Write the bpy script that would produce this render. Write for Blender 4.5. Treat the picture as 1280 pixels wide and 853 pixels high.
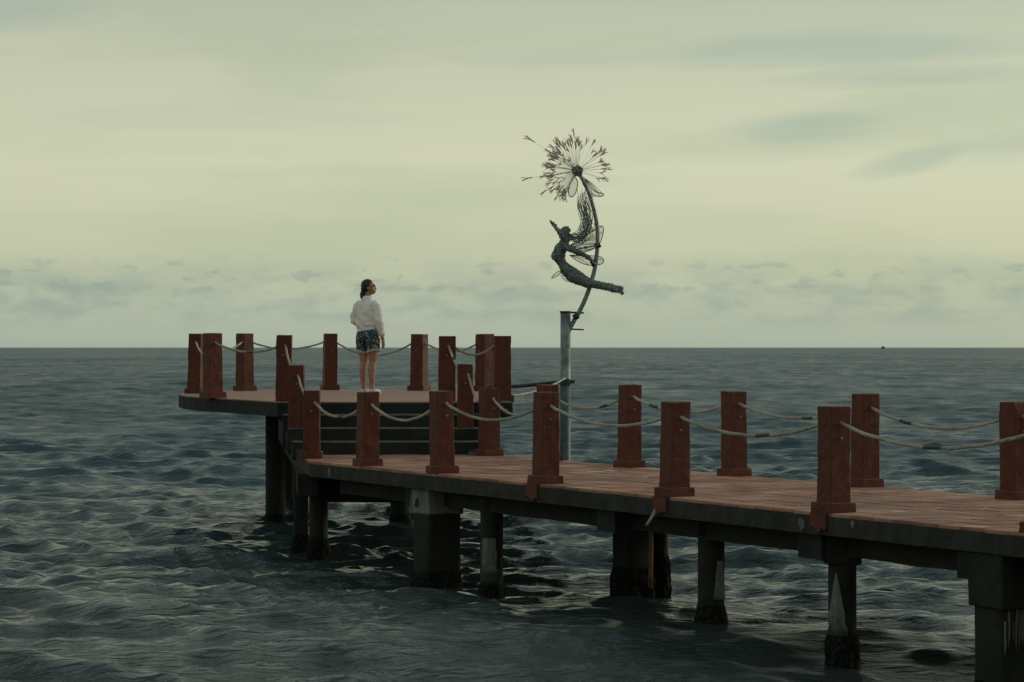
import bpy, bmesh, math, random
import numpy as np
from mathutils import Vector, Matrix, noise as mnoise

random.seed(7)
rng = np.random.default_rng(11)
R = math.radians
scene = bpy.context.scene
COL = scene.collection
for o in list(bpy.data.objects):
    bpy.data.objects.remove(o)

# ------------------------------------------------------------------ camera
F = 85.0 / 36.0 * 1280.0        # focal length in photo pixels
EYE = 2.40                      # camera height above the water
HORIZON = 434.0
cam_d = bpy.data.cameras.new('camera')
cam_d.lens = 85.0
cam_d.sensor_width = 36.0
cam_d.shift_y = (HORIZON - 426.5) / 1280.0
cam_d.clip_start = 0.1
cam_d.clip_end = 30000.0
cam_d.dof.use_dof = True
cam_d.dof.focus_distance = 30.0
cam_d.dof.aperture_fstop = 10.0
cam = bpy.data.objects.new('camera', cam_d)
cam.location = (0, 0, EYE)
cam.rotation_euler = (R(90), 0, 0)
COL.objects.link(cam)
scene.camera = cam

# ------------------------------------------------------------------ world
SUN_AZ, SUN_EL = 62.0, 20.0     # azimuth to the right of the view, elevation
w = bpy.data.worlds.new('World')
scene.world = w
w.use_nodes = True
nt = w.node_tree
nt.nodes.clear()


def nd(tree, typ, **kw):
    n = tree.nodes.new(typ)
    for k, v in kw.items():
        setattr(n, k, v)
    return n


def math_n(tree, op, a, b=None, c=None, clamp=False):
    n = tree.nodes.new('ShaderNodeMath')
    n.operation = op
    n.use_clamp = clamp
    for i, v in enumerate((a, b, c)):
        if v is None:
            continue
        if isinstance(v, (int, float)):
            n.inputs[i].default_value = v
        else:
            tree.links.new(v, n.inputs[i])
    return n.outputs[0]


def mix_n(tree, fac, a, b, blend='MIX'):
    n = tree.nodes.new('ShaderNodeMix')
    n.data_type = 'RGBA'
    n.blend_type = blend
    n.clamp_factor = True
    for idx, v in ((0, fac), (6, a), (7, b)):
        s = n.inputs[idx]
        if isinstance(v, (int, float)):
            s.default_value = v
        elif isinstance(v, tuple):
            s.default_value = (*v[:3], 1)
        else:
            tree.links.new(v, s)
    return n.outputs[2]


def ramp_n(tree, fac, stops, interp='LINEAR'):
    n = tree.nodes.new('ShaderNodeValToRGB')
    n.color_ramp.interpolation = interp
    e = n.color_ramp.elements
    while len(e) < len(stops):
        e.new(0.5)
    for el, (p, c) in zip(e, stops):
        el.position = p
        el.color = (*c, 1) if isinstance(c, tuple) else (c, c, c, 1)
    tree.links.new(fac, n.inputs[0])
    return n.outputs[0]


def smooth_n(tree, v, a, b):
    n = tree.nodes.new('ShaderNodeMapRange')
    n.interpolation_type = 'SMOOTHSTEP'
    tree.links.new(v, n.inputs[0])
    n.inputs[1].default_value = a
    n.inputs[2].default_value = b
    return n.outputs[0]


def comb_n(tree, x, y, z=0.0):
    n = tree.nodes.new('ShaderNodeCombineXYZ')
    for i, v in enumerate((x, y, z)):
        if isinstance(v, (int, float)):
            n.inputs[i].default_value = v
        else:
            tree.links.new(v, n.inputs[i])
    return n.outputs[0]


def noise_n(tree, vec, scale, detail=4, rough=0.5, dist=0.0):
    n = tree.nodes.new('ShaderNodeTexNoise')
    if vec is not None:
        tree.links.new(vec, n.inputs['Vector'])
    n.inputs['Scale'].default_value = scale
    n.inputs['Detail'].default_value = detail
    n.inputs['Roughness'].default_value = rough
    n.inputs['Distortion'].default_value = dist
    return n.outputs[0]


def lin(r, g, b):
    f = lambda c: ((c / 255 + 0.055) / 1.055) ** 2.4 if c > 10 else c / 255 / 12.92
    return (f(r), f(g), f(b))


tc = nd(nt, 'ShaderNodeTexCoord')
sep = nd(nt, 'ShaderNodeSeparateXYZ')
nt.links.new(tc.outputs['Generated'], sep.inputs[0])
az = math_n(nt, 'ARCTAN2', sep.outputs[0], sep.outputs[1])
el = math_n(nt, 'ARCSINE', sep.outputs[2])
elp = math_n(nt, 'MAXIMUM', el, 0.0)
# veil of high cloud: colour by height, stretched so that the low sky has room
elr = math_n(nt, 'POWER', math_n(nt, 'DIVIDE', elp, 1.5708), 0.5)
q = lambda e: (e / 1.5708) ** 0.5
base = ramp_n(nt, elr, [
    (0.0, lin(161, 177, 166)),
    (q(0.016), lin(175, 186, 168)),
    (q(0.040), lin(197, 200, 173)),
    (q(0.075), lin(209, 209, 181)),
    (q(0.115), lin(200, 201, 174)),
    (q(0.150), lin(184, 187, 165)),
    (q(0.28), lin(184, 193, 176)),
    (q(0.55), lin(168, 184, 182)),
    (1.0, lin(120, 146, 161))])
# broad soft unevenness
v0 = comb_n(nt, math_n(nt, 'MULTIPLY', az, 5.0), math_n(nt, 'MULTIPLY', el, 26.0), 3.1)
n0 = noise_n(nt, v0, 1.0, 4, 0.5, 0.3)
base = mix_n(nt, math_n(nt, 'MULTIPLY', smooth_n(nt, n0, 0.42, 0.66), 0.42), base, lin(168, 180, 155))
# long thin streaks, denser to the right
v1 = comb_n(nt, math_n(nt, 'MULTIPLY', az, 9.0),
            math_n(nt, 'ADD', math_n(nt, 'MULTIPLY', el, 75.0), math_n(nt, 'MULTIPLY', az, -4.0)), 8.4)
n1 = noise_n(nt, v1, 1.0, 5, 0.48, 0.5)


def blob(px, py, hw, hh, tilt=0.0):
    a0, e0 = (px - 640) / F, (HORIZON - py) / F
    da = math_n(nt, 'SUBTRACT', az, a0)
    de = math_n(nt, 'SUBTRACT', math_n(nt, 'SUBTRACT', el, e0), math_n(nt, 'MULTIPLY', da, tilt))
    x = math_n(nt, 'POWER', math_n(nt, 'DIVIDE', da, hw / F), 2.0)
    y = math_n(nt, 'POWER', math_n(nt, 'DIVIDE', de, hh / F), 2.0)
    d = math_n(nt, 'ADD', x, y)
    d = math_n(nt, 'ADD', d, math_n(nt, 'MULTIPLY', math_n(nt, 'SUBTRACT', n1, 0.5), 3.0))
    return math_n(nt, 'SUBTRACT', 1.0, smooth_n(nt, d, -0.5, 1.5))


for (px, py, hw, hh, ti, k) in ((1060, 66, 250, 24, 0.02, .5), (1130, 103, 190, 14, 0.02, .6),
                                (1000, 163, 105, 22, 0.05, .62), (1140, 205, 75, 15, .18, .5),
                                (1260, 190, 70, 22, .1, .42), (30, 20, 130, 28, .05, .5),
                                (690, 75, 150, 14, 0, .22), (250, 150, 260, 16, 0, .12),
                                (420, 215, 320, 10, 0.02, .1)):
    base = mix_n(nt, math_n(nt, 'MULTIPLY', blob(px, py, hw, hh, ti), k), base, lin(150, 171, 160))
# bank of low cumulus along the horizon
v2 = comb_n(nt, math_n(nt, 'MULTIPLY', az, 40.0), math_n(nt, 'MULTIPLY', el, 105.0), 1.7)
n2 = noise_n(nt, v2, 1.0, 6, 0.55, 0.15)
band = math_n(nt, 'MULTIPLY', smooth_n(nt, el, 0.004, 0.016), math_n(nt, 'SUBTRACT', 1.0, smooth_n(nt, el, 0.021, 0.040)))
m2 = math_n(nt, 'MULTIPLY', smooth_n(nt, n2, 0.36, 0.64), band)
base = mix_n(nt, math_n(nt, 'MULTIPLY', m2, 0.70), base, lin(144, 163, 157))
v3 = comb_n(nt, math_n(nt, 'MULTIPLY', az, 80.0), math_n(nt, 'MULTIPLY', el, 190.0), 5.2)
n3 = noise_n(nt, v3, 1.0, 4, 0.5, 0.1)
band3 = math_n(nt, 'MULTIPLY', smooth_n(nt, el, 0.018, 0.026), math_n(nt, 'SUBTRACT', 1.0, smooth_n(nt, el, 0.030, 0.040)))
m3 = math_n(nt, 'MULTIPLY', smooth_n(nt, n3, 0.54, 0.66), band3)
base = mix_n(nt, math_n(nt, 'MULTIPLY', m3, 0.6), base, lin(140, 157, 151))
# clear sky glow filtering through the veil
sky = nd(nt, 'ShaderNodeTexSky', sky_type='NISHITA', sun_disc=False)
sky.sun_elevation = R(SUN_EL)
sky.sun_rotation = R(SUN_AZ)
sky.altitude = 0
sc = nd(nt, 'ShaderNodeVectorMath', operation='SCALE')
nt.links.new(base, sc.inputs[0])
sc.inputs['Scale'].default_value = 8.6
tint = mix_n(nt, 1.0, sky.outputs[0], (0.16, 0.17, 0.13), 'MULTIPLY')
addn = nd(nt, 'ShaderNodeVectorMath', operation='ADD')
nt.links.new(sc.outputs[0], addn.inputs[0])
nt.links.new(tint, addn.inputs[1])
bg = nd(nt, 'ShaderNodeBackground')
bg.inputs['Strength'].default_value = 0.1
nt.links.new(addn.outputs[0], bg.inputs['Color'])
wo = nd(nt, 'ShaderNodeOutputWorld')
nt.links.new(bg.outputs[0], wo.inputs['Surface'])

# ------------------------------------------------------------------ sun
sd = bpy.data.lights.new('sun', 'SUN')
sd.energy = 1.3
sd.angle = R(14)
sd.color = (1.0, 0.86, 0.70)
sun = bpy.data.objects.new('sun', sd)
sv = Vector((math.sin(R(SUN_AZ)) * math.cos(R(SUN_EL)), math.cos(R(SUN_AZ)) * math.cos(R(SUN_EL)), math.sin(R(SUN_EL))))
sun.rotation_euler = sv.to_track_quat('Z', 'Y').to_euler()
sun.location = (10, 10, 30)
COL.objects.link(sun)

vs = scene.view_settings
vs.view_transform = 'Standard'
vs.look = 'None'
vs.exposure = 0.0
vs.gamma = 1.0
vs.use_curve_mapping = False
scene.render.engine = 'CYCLES'


# ------------------------------------------------------------------ helpers
def P(px, py, d):
    """photo pixel + distance -> world point"""
    return Vector(((px - 640) * d / F, d, EYE - (py - HORIZON) * d / F))


class MB:
    def __init__(self):
        self.v, self.f, self.m = [], [], []

    def add(self, vs, fs, mi=0):
        o = len(self.v)
        self.v += [tuple(p) for p in vs]
        self.f += [tuple(i + o for i in f) for f in fs]
        self.m += [mi] * len(fs)

    def prism(self, poly, z0, z1, mi=0):
        n = len(poly)
        vs = [(x, y, z0) for x, y in poly] + [(x, y, z1) for x, y in poly]
        fs = [tuple(range(n - 1, -1, -1)), tuple(range(n, 2 * n))]
        fs += [(i, (i + 1) % n, (i + 1) % n + n, i + n) for i in range(n)]
        self.add(vs, fs, mi)

    def box(self, c, s, rz=0.0, mi=0):
        cx, cy, cz = c
        a, b = math.cos(rz), math.sin(rz)
        pts = []
        for dx, dy in ((-1, -1), (1, -1), (1, 1), (-1, 1)):
            x, y = dx * s[0] / 2, dy * s[1] / 2
            pts.append((cx + a * x - b * y, cy + b * x + a * y))
        self.prism(pts, cz - s[2] / 2, cz + s[2] / 2, mi)

    def tube(self, pts, radii, n=8, cap=True, mi=0, flat=1.0):
        pts = [Vector(p) for p in pts]
        if isinstance(radii, (int, float)):
            radii = [radii] * len(pts)
        rings, up = [], None
        for i, p in enumerate(pts):
            t = (pts[min(i + 1, len(pts) - 1)] - pts[max(i - 1, 0)])
            t = t.normalized() if t.length > 1e-9 else Vector((0, 0, 1))
            if up is None:
                up = Vector((0, 0, 1)) if abs(t.z) < 0.9 else Vector((0, 1, 0))
            a = (up - t * up.dot(t))
            a = a.normalized() if a.length > 1e-6 else t.orthogonal().normalized()
            up = a
            b = t.cross(a)
            rings.append([p + a * (radii[i] * math.cos(2 * math.pi * k / n)) + b * (flat * radii[i] * math.sin(2 * math.pi * k / n)) for k in range(n)])
        self.loft(rings, cap, mi)

    def loft(self, rings, cap=True, mi=0):
        n = len(rings[0])
        vs = [p for r in rings for p in r]
        fs = []
        for i in range(len(rings) - 1):
            for k in range(n):
                k2 = (k + 1) % n
                fs.append((i * n + k, i * n + k2, (i + 1) * n + k2, (i + 1) * n + k))
        if cap:
            fs.append(tuple(range(n - 1, -1, -1)))
            o = (len(rings) - 1) * n
            fs.append(tuple(range(o, o + n)))
        self.add(vs, fs, mi)

    def ball(self, c, r, n=12, m=8, rot=None, mi=0):
        if isinstance(r, (int, float)):
            r = (r, r, r)
        rings = []
        c = Vector(c)
        for j in range(m + 1):
            ph = -math.pi / 2 + math.pi * j / m
            cr = max(math.cos(ph), 0.02)
            ring = []
            for k in range(n):
                th = 2 * math.pi * k / n
                p = Vector((r[0] * cr * math.cos(th), r[1] * cr * math.sin(th), r[2] * math.sin(ph)))
                if rot is not None:
                    p = rot @ p
                ring.append(c + p)
            rings.append(ring)
        self.loft(rings, True, mi)

    def mesh(self, name, smooth=False):
        me = bpy.data.meshes.new(name)
        me.from_pydata(self.v, [], self.f)
        bm = bmesh.new()
        bm.from_mesh(me)
        bmesh.ops.recalc_face_normals(bm, faces=bm.faces)
        bm.to_mesh(me)
        bm.free()
        if any(self.m):
            me.polygons.foreach_set('material_index', self.m)
        if smooth:
            me.polygons.foreach_set('use_smooth', [True] * len(me.polygons))
        me.update()
        return me


def link(name, me, mat, parent=None, loc=None, rz=None):
    o = bpy.data.objects.new(name, me)
    COL.objects.link(o)
    if me is not None and mat is not None and len(me.materials) == 0:
        for m in (mat if isinstance(mat, (list, tuple)) else [mat]):
            me.materials.append(m)
    if parent is not None:
        o.parent = parent
    if loc is not None:
        o.location = loc
    if rz is not None:
        o.rotation_euler = (0, 0, rz)
    return o


def thing(name, label, cat, loc=(0, 0, 0), rz=0.0, group=None):
    o = bpy.data.objects.new(name, None)
    o.empty_display_size = 0.1
    COL.objects.link(o)
    o.location = loc
    o.rotation_euler = (0, 0, rz)
    tag(o, label, cat, group)
    return o


def tag(o, label, cat, group=None):
    o['label'] = label
    o['category'] = cat
    if group:
        o['group'] = group
    return o


def bevel(me, w=0.006, seg=1):
    bm = bmesh.new()
    bm.from_mesh(me)
    bmesh.ops.bevel(bm, geom=bm.edges[:], offset=w, segments=seg, affect='EDGES', profile=0.5)
    bm.to_mesh(me)
    bm.free()
    return me


def rough_mesh(me, cell, amp, freq, seed=0.0, zmul=1.0):
    """subdivide to about `cell` and push the surface about, so that cast concrete is not razor-straight"""
    bm = bmesh.new()
    bm.from_mesh(me)
    for _ in range(7):
        ed = [e for e in bm.edges if e.calc_length() > cell]
        if not ed:
            break
        bmesh.ops.subdivide_edges(bm, edges=ed, cuts=1, use_grid_fill=True)
        if len(bm.verts) > 60000:
            break
    bmesh.ops.triangulate(bm, faces=[f for f in bm.faces if len(f.verts) > 4])
    for v in bm.verts:
        d = mnoise.noise_vector(v.co * freq + Vector((seed, seed * 2, 0)))
        d2 = mnoise.noise_vector(v.co * freq * 3.7 + Vector((seed, 5, seed)))
        d = d + d2 * 0.5
        v.co += Vector((d.x, d.y, d.z * zmul)) * amp
    bm.to_mesh(me)
    bm.free()
    return me


def remesh(mb, voxel, smooth=3, name='figure'):
    me = mb.mesh(name)
    o = bpy.data.objects.new('tmp', me)
    COL.objects.link(o)
    m = o.modifiers.new('r', 'REMESH')
    m.mode = 'VOXEL'
    m.voxel_size = voxel
    if smooth:
        s = o.modifiers.new('s', 'SMOOTH')
        s.iterations = smooth
        s.factor = 0.5
    dg = bpy.context.evaluated_depsgraph_get()
    dg.update()
    out = bpy.data.meshes.new_from_object(o.evaluated_get(dg))
    bpy.data.objects.remove(o)
    out.name = name
    out.polygons.foreach_set('use_smooth', [True] * len(out.polygons))
    return out


# ------------------------------------------------------------------ materials
def mat(name):
    m = bpy.data.materials.new(name)
    m.use_nodes = True
    t = m.node_tree
    b = t.nodes['Principled BSDF']
    return m, t, b


def obj_co(t):
    return nd(t, 'ShaderNodeTexCoord').outputs['Object']


def pos(t):
    return nd(t, 'ShaderNodeNewGeometry').outputs['Position']


def mapped(t, vec, scale):
    n = nd(t, 'ShaderNodeMapping')
    n.inputs['Scale'].default_value = scale
    t.links.new(vec, n.inputs['Vector'])
    return n.outputs[0]


def bump(t, b, h, dist, strength=1.0):
    n = nd(t, 'ShaderNodeBump')
    n.inputs['Distance'].default_value = dist
    n.inputs['Strength'].default_value = strength
    t.links.new(h, n.inputs['Height'])
    t.links.new(n.outputs[0], b.inputs['Normal'])


def simple(name, col, rough=0.6, metal=0.0, var=0.25, scale=12.0, bumpd=0.0):
    m, t, b = mat(name)
    n = noise_n(t, obj_co(t), scale, 4, 0.6)
    dark = tuple(c * (1 - var) for c in col)
    lite = tuple(min(1, c * (1 + var)) for c in col)
    t.links.new(mix_n(t, smooth_n(t, n, 0.3, 0.7), dark, lite), b.inputs['Base Color'])
    b.inputs['Roughness'].default_value = rough
    b.inputs['Metallic'].default_value = metal
    b.inputs['Specular IOR Level'].default_value = 0.08 if rough > 0.9 else 0.4
    if bumpd:
        bump(t, b, n, bumpd)
    return m


def m_red_paint():
    m, t, b = mat('red_paint')
    p = pos(t)
    n = noise_n(t, p, 9.0, 6, 0.65)
    st = noise_n(t, mapped(t, p, (26, 26, 2.2)), 1.0, 4, 0.6)
    fine = noise_n(t, p, 90.0, 3, 0.6)
    c = mix_n(t, smooth_n(t, n, 0.3, 0.7), (0.074, 0.0170, 0.0068), (0.125, 0.0275, 0.0110))
    c = mix_n(t, math_n(t, 'MULTIPLY', smooth_n(t, st, 0.48, 0.75), 0.65), c, (0.028, 0.013, 0.009))
    r = nd(t, 'ShaderNodeObjectInfo').outputs['Random']
    c = mix_n(t, math_n(t, 'MULTIPLY', r, 0.35), c, (0.075, 0.020, 0.012))
    sp = noise_n(t, p, 42.0, 2, 0.5)
    c = mix_n(t, math_n(t, 'MULTIPLY', smooth_n(t, sp, 0.71, 0.76), 0.45), c, (0.28, 0.20, 0.16))
    t.links.new(c, b.inputs['Base Color'])
    t.links.new(math_n(t, 'ADD', math_n(t, 'MULTIPLY', n, 0.25), 0.5), b.inputs['Roughness'])
    b.inputs['Specular IOR Level'].default_value = 0.3
    bump(t, b, math_n(t, 'ADD', n, math_n(t, 'MULTIPLY', fine, 0.25)), 0.008)
    return m


def m_concrete(name, a, bcol, stain=(0.02, 0.024, 0.018), stain_amt=0.7):
    m, t, b = mat(name)
    p = pos(t)
    n = noise_n(t, p, 5.0, 7, 0.65)
    st = noise_n(t, mapped(t, p, (9, 9, 1.1)), 1.0, 5, 0.6, 0.3)
    fine = noise_n(t, p, 60.0, 4, 0.6)
    c = mix_n(t, smooth_n(t, n, 0.3, 0.7), a, bcol)
    c = mix_n(t, math_n(t, 'MULTIPLY', smooth_n(t, st, 0.42, 0.68), stain_amt), c, stain)
    pt = noise_n(t, p, 13.0, 4, 0.6)
    c = mix_n(t, math_n(t, 'MULTIPLY', smooth_n(t, pt, 0.64, 0.72), 0.35), c, tuple(x * 2.2 for x in bcol))
    # weed and damp at the tide line: a real mark on the surface
    sp = nd(t, 'ShaderNodeSeparateXYZ')
    t.links.new(p, sp.inputs[0])
    h = math_n(t, 'ADD', sp.outputs[2], math_n(t, 'MULTIPLY', math_n(t, 'SUBTRACT', n, 0.5), 0.5))
    wet = math_n(t, 'SUBTRACT', 1.0, smooth_n(t, h, 0.18, 0.42))
    c = mix_n(t, math_n(t, 'MULTIPLY', wet, 0.85), c, (0.012, 0.016, 0.011))
    t.links.new(c, b.inputs['Base Color'])
    b.inputs['Roughness'].default_value = 0.85
    b.inputs['Specular IOR Level'].default_value = 0.25
    bump(t, b, math_n(t, 'ADD', n, math_n(t, 'MULTIPLY', fine, 0.4)), 0.02)
    return m


def m_tile():
    m, t, b = mat('paving_tile')
    g = nd(t, 'ShaderNodeNewGeometry')
    p = g.outputs['Position']
    r = math_n(t, 'FRACT', math_n(t, 'ADD', nd(t, 'ShaderNodeObjectInfo').outputs['Random'], g.outputs['Random Per Island']))
    n = noise_n(t, p, 14.0, 6, 0.65)
    big = noise_n(t, p, 0.9, 4, 0.55, 0.4)
    c = ramp_n(t, r, [(0.0, (0.22, 0.084, 0.052)), (0.3, (0.29, 0.120, 0.076)), (0.6, (0.33, 0.150, 0.092)),
                      (0.85, (0.39, 0.205, 0.135)), (1.0, (0.25, 0.092, 0.056))])
    c = mix_n(t, math_n(t, 'MULTIPLY', smooth_n(t, n, 0.45, 0.75), 0.3), c, (0.42, 0.27, 0.20))
    c = mix_n(t, math_n(t, 'MULTIPLY', smooth_n(t, big, 0.42, 0.66), 0.5), c, (0.10, 0.062, 0.045))
    wetn = noise_n(t, p, 1.7, 3, 0.5, 0.6)
    wet = smooth_n(t, wetn, 0.65, 0.70)
    c = mix_n(t, math_n(t, 'MULTIPLY', wet, 0.45), c, (0.07, 0.036, 0.026))
    t.links.new(c, b.inputs['Base Color'])
    t.links.new(math_n(t, 'SUBTRACT', 0.72, math_n(t, 'MULTIPLY', wet, 0.50)), b.inputs['Roughness'])
    b.inputs['Specular IOR Level'].default_value = 0.3
    bump(t, b, n, 0.006)
    return m


def m_paving_far():
    m, t, b = mat('far_paving')
    p = pos(t)
    br = nd(t, 'ShaderNodeTexBrick')
    t.links.new(p, br.inputs['Vector'])
    br.inputs['Color1'].default_value = (0.27, 0.120, 0.080, 1)
    br.inputs['Color2'].default_value = (0.34, 0.170, 0.120, 1)
    br.inputs['Mortar'].default_value = (0.12, 0.085, 0.065, 1)
    br.inputs['Scale'].default_value = 1.0
    br.inputs['Brick Width'].default_value = 0.25
    br.inputs['Row Height'].default_value = 0.25
    br.inputs['Mortar Size'].default_value = 0.008
    n = noise_n(t, p, 3.0, 5, 0.6)
    c = mix_n(t, math_n(t, 'MULTIPLY', smooth_n(t, n, 0.4, 0.7), 0.35), br.outputs[0], (0.16, 0.09, 0.065))
    t.links.new(c, b.inputs['Base Color'])
    b.inputs['Roughness'].default_value = 0.75
    return m


def m_rope():
    m, t, b = mat('rope_fibre')
    p = pos(t)
    n = noise_n(t, p, 4.0, 4, 0.6)
    wv = nd(t, 'ShaderNodeTexWave')
    wv.wave_type = 'BANDS'
    wv.bands_direction = 'DIAGONAL'
    wv.inputs['Scale'].default_value = 26.0
    wv.inputs['Distortion'].default_value = 1.0
    t.links.new(p, wv.inputs['Vector'])
    r = nd(t, 'ShaderNodeObjectInfo').outputs['Random']
    c = mix_n(t, smooth_n(t, n, 0.3, 0.7), (0.30, 0.27, 0.21), (0.56, 0.52, 0.43))
    c = mix_n(t, math_n(t, 'MULTIPLY', r, 0.55), c, (0.24, 0.20, 0.15))
    c = mix_n(t, math_n(t, 'MULTIPLY', wv.outputs['Fac'], 0.3), c, (0.12, 0.10, 0.075))
    t.links.new(c, b.inputs['Base Color'])
    b.inputs['Roughness'].default_value = 0.9
    bump(t, b, wv.outputs['Fac'], 0.005)
    return m


def m_sea():
    m, t, b = mat('sea_water')
    p = pos(t)
    b.inputs['IOR'].default_value = 1.333
    # waves too small for the mesh at that distance live on as micro-roughness
    ch = nd(t, 'ShaderNodeAttribute', attribute_name='chop')
    ga = noise_n(t, mapped(t, p, (0.22, 0.050, 1)), 1.0, 5, 0.65, 0.3)
    gb = noise_n(t, mapped(t, p, (0.75, 0.19, 1)), 1.0, 3, 0.6, 0.3)
    gm = math_n(t, 'POWER', math_n(t, 'MULTIPLY', math_n(t, 'ADD', ga, gb), 0.95), 5.0)
    cv = math_n(t, 'MULTIPLY', ch.outputs['Fac'], gm)
    al = math_n(t, 'SQRT', math_n(t, 'ADD', math_n(t, 'MULTIPLY', cv, 1.7), 0.0002))
    t.links.new(math_n(t, 'SQRT', al), b.inputs['Roughness'])
    big = noise_n(t, p, 0.05, 3, 0.5)
    # silty shallows towards the shore, clearer teal water farther out
    sp = nd(t, 'ShaderNodeSeparateXYZ')
    t.links.new(p, sp.inputs[0])
    out = smooth_n(t, math_n(t, 'ADD', sp.outputs[1], math_n(t, 'MULTIPLY', big, 14.0)), 24.0, 60.0)
    c = mix_n(t, out, (0.029, 0.040, 0.036), (0.019, 0.050, 0.060))
    c = mix_n(t, math_n(t, 'MULTIPLY', smooth_n(t, big, 0.35, 0.65), 0.3), c, (0.014, 0.024, 0.024))
    at = nd(t, 'ShaderNodeAttribute', attribute_name='foam')
    fn = noise_n(t, p, 7.0, 5, 0.7)
    foam = math_n(t, 'MULTIPLY', smooth_n(t, at.outputs['Fac'], 0.25, 1.0), smooth_n(t, fn, 0.45, 0.62))
    c = mix_n(t, foam, c, (0.35, 0.38, 0.34))
    t.links.new(c, b.inputs['Base Color'])
    r1 = noise_n(t, mapped(t, p, (2.0, 5.0, 1)), 1.0, 5, 0.6, 0.6)
    r2 = noise_n(t, mapped(t, p, (0.5, 1.2, 1)), 1.0, 4, 0.55, 0.4)
    r0 = noise_n(t, mapped(t, p, (5.0, 12.0, 1)), 1.0, 3, 0.55, 0.5)
    r3 = noise_n(t, mapped(t, p, (0.05, 0.11, 1)), 1.0, 4, 0.6, 0.4)
    h = math_n(t, 'ADD', math_n(t, 'MULTIPLY', r1, 0.085), math_n(t, 'MULTIPLY', r2, 0.10))
    h = math_n(t, 'ADD', h, math_n(t, 'MULTIPLY', r0, 0.060))
    h = math_n(t, 'ADD', h, math_n(t, 'MULTIPLY', r3, 0.6))
    bump(t, b, h, 1.0, 0.85)
    return m


RED = m_red_paint()
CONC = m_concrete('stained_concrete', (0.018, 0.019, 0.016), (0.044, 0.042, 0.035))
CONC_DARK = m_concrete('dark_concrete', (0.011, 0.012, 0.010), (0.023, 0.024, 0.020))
CONC_PALE = m_concrete('bare_concrete', (0.13, 0.13, 0.115), (0.20, 0.20, 0.175), (0.06, 0.06, 0.052), 0.7)
PLASTER = m_concrete('chipped_plaster', (0.12, 0.125, 0.112), (0.22, 0.225, 0.205), (0.05, 0.05, 0.045), 0.6)
CONC_MID = m_concrete('mid_concrete', (0.11, 0.105, 0.09), (0.20, 0.19, 0.165), (0.06, 0.058, 0.048), 0.5)
TILE = m_tile()
FARPAVE = m_paving_far()
ROPE = m_rope()
SEA = m_sea()
TAPE = simple('dark_tape', (0.06, 0.055, 0.045), 0.7)
GALV = simple('galvanised_steel', (0.17, 0.185, 0.175), 0.55, 0.3, 0.4, 6.0)
IRON = simple('dark_iron', (0.035, 0.045, 0.045), 0.5, 0.6, 0.3, 20.0)
WIRE = simple('weathered_wire', (0.17, 0.20, 0.195), 0.5, 0.2, 0.75, 55.0, 0.006)
WIREFINE = simple('fine_wire', (0.17, 0.205, 0.20), 0.5, 0.2, 0.4, 30.0)
SEEDM = simple('seed_bristle', (0.50, 0.36, 0.30), 0.85, 0.0, 0.5, 8.0)
CRUST = simple('barnacle_crust', (0.011, 0.012, 0.009), 0.95, 0.0, 0.7, 30.0, 0.02)
YELLOW = simple('ochre_pipe', (0.20, 0.115, 0.045), 0.7, 0.0, 0.5, 9.0)
BOLT = simple('bolt_metal', (0.25, 0.22, 0.19), 0.5, 0.5, 0.4, 60.0)

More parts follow.
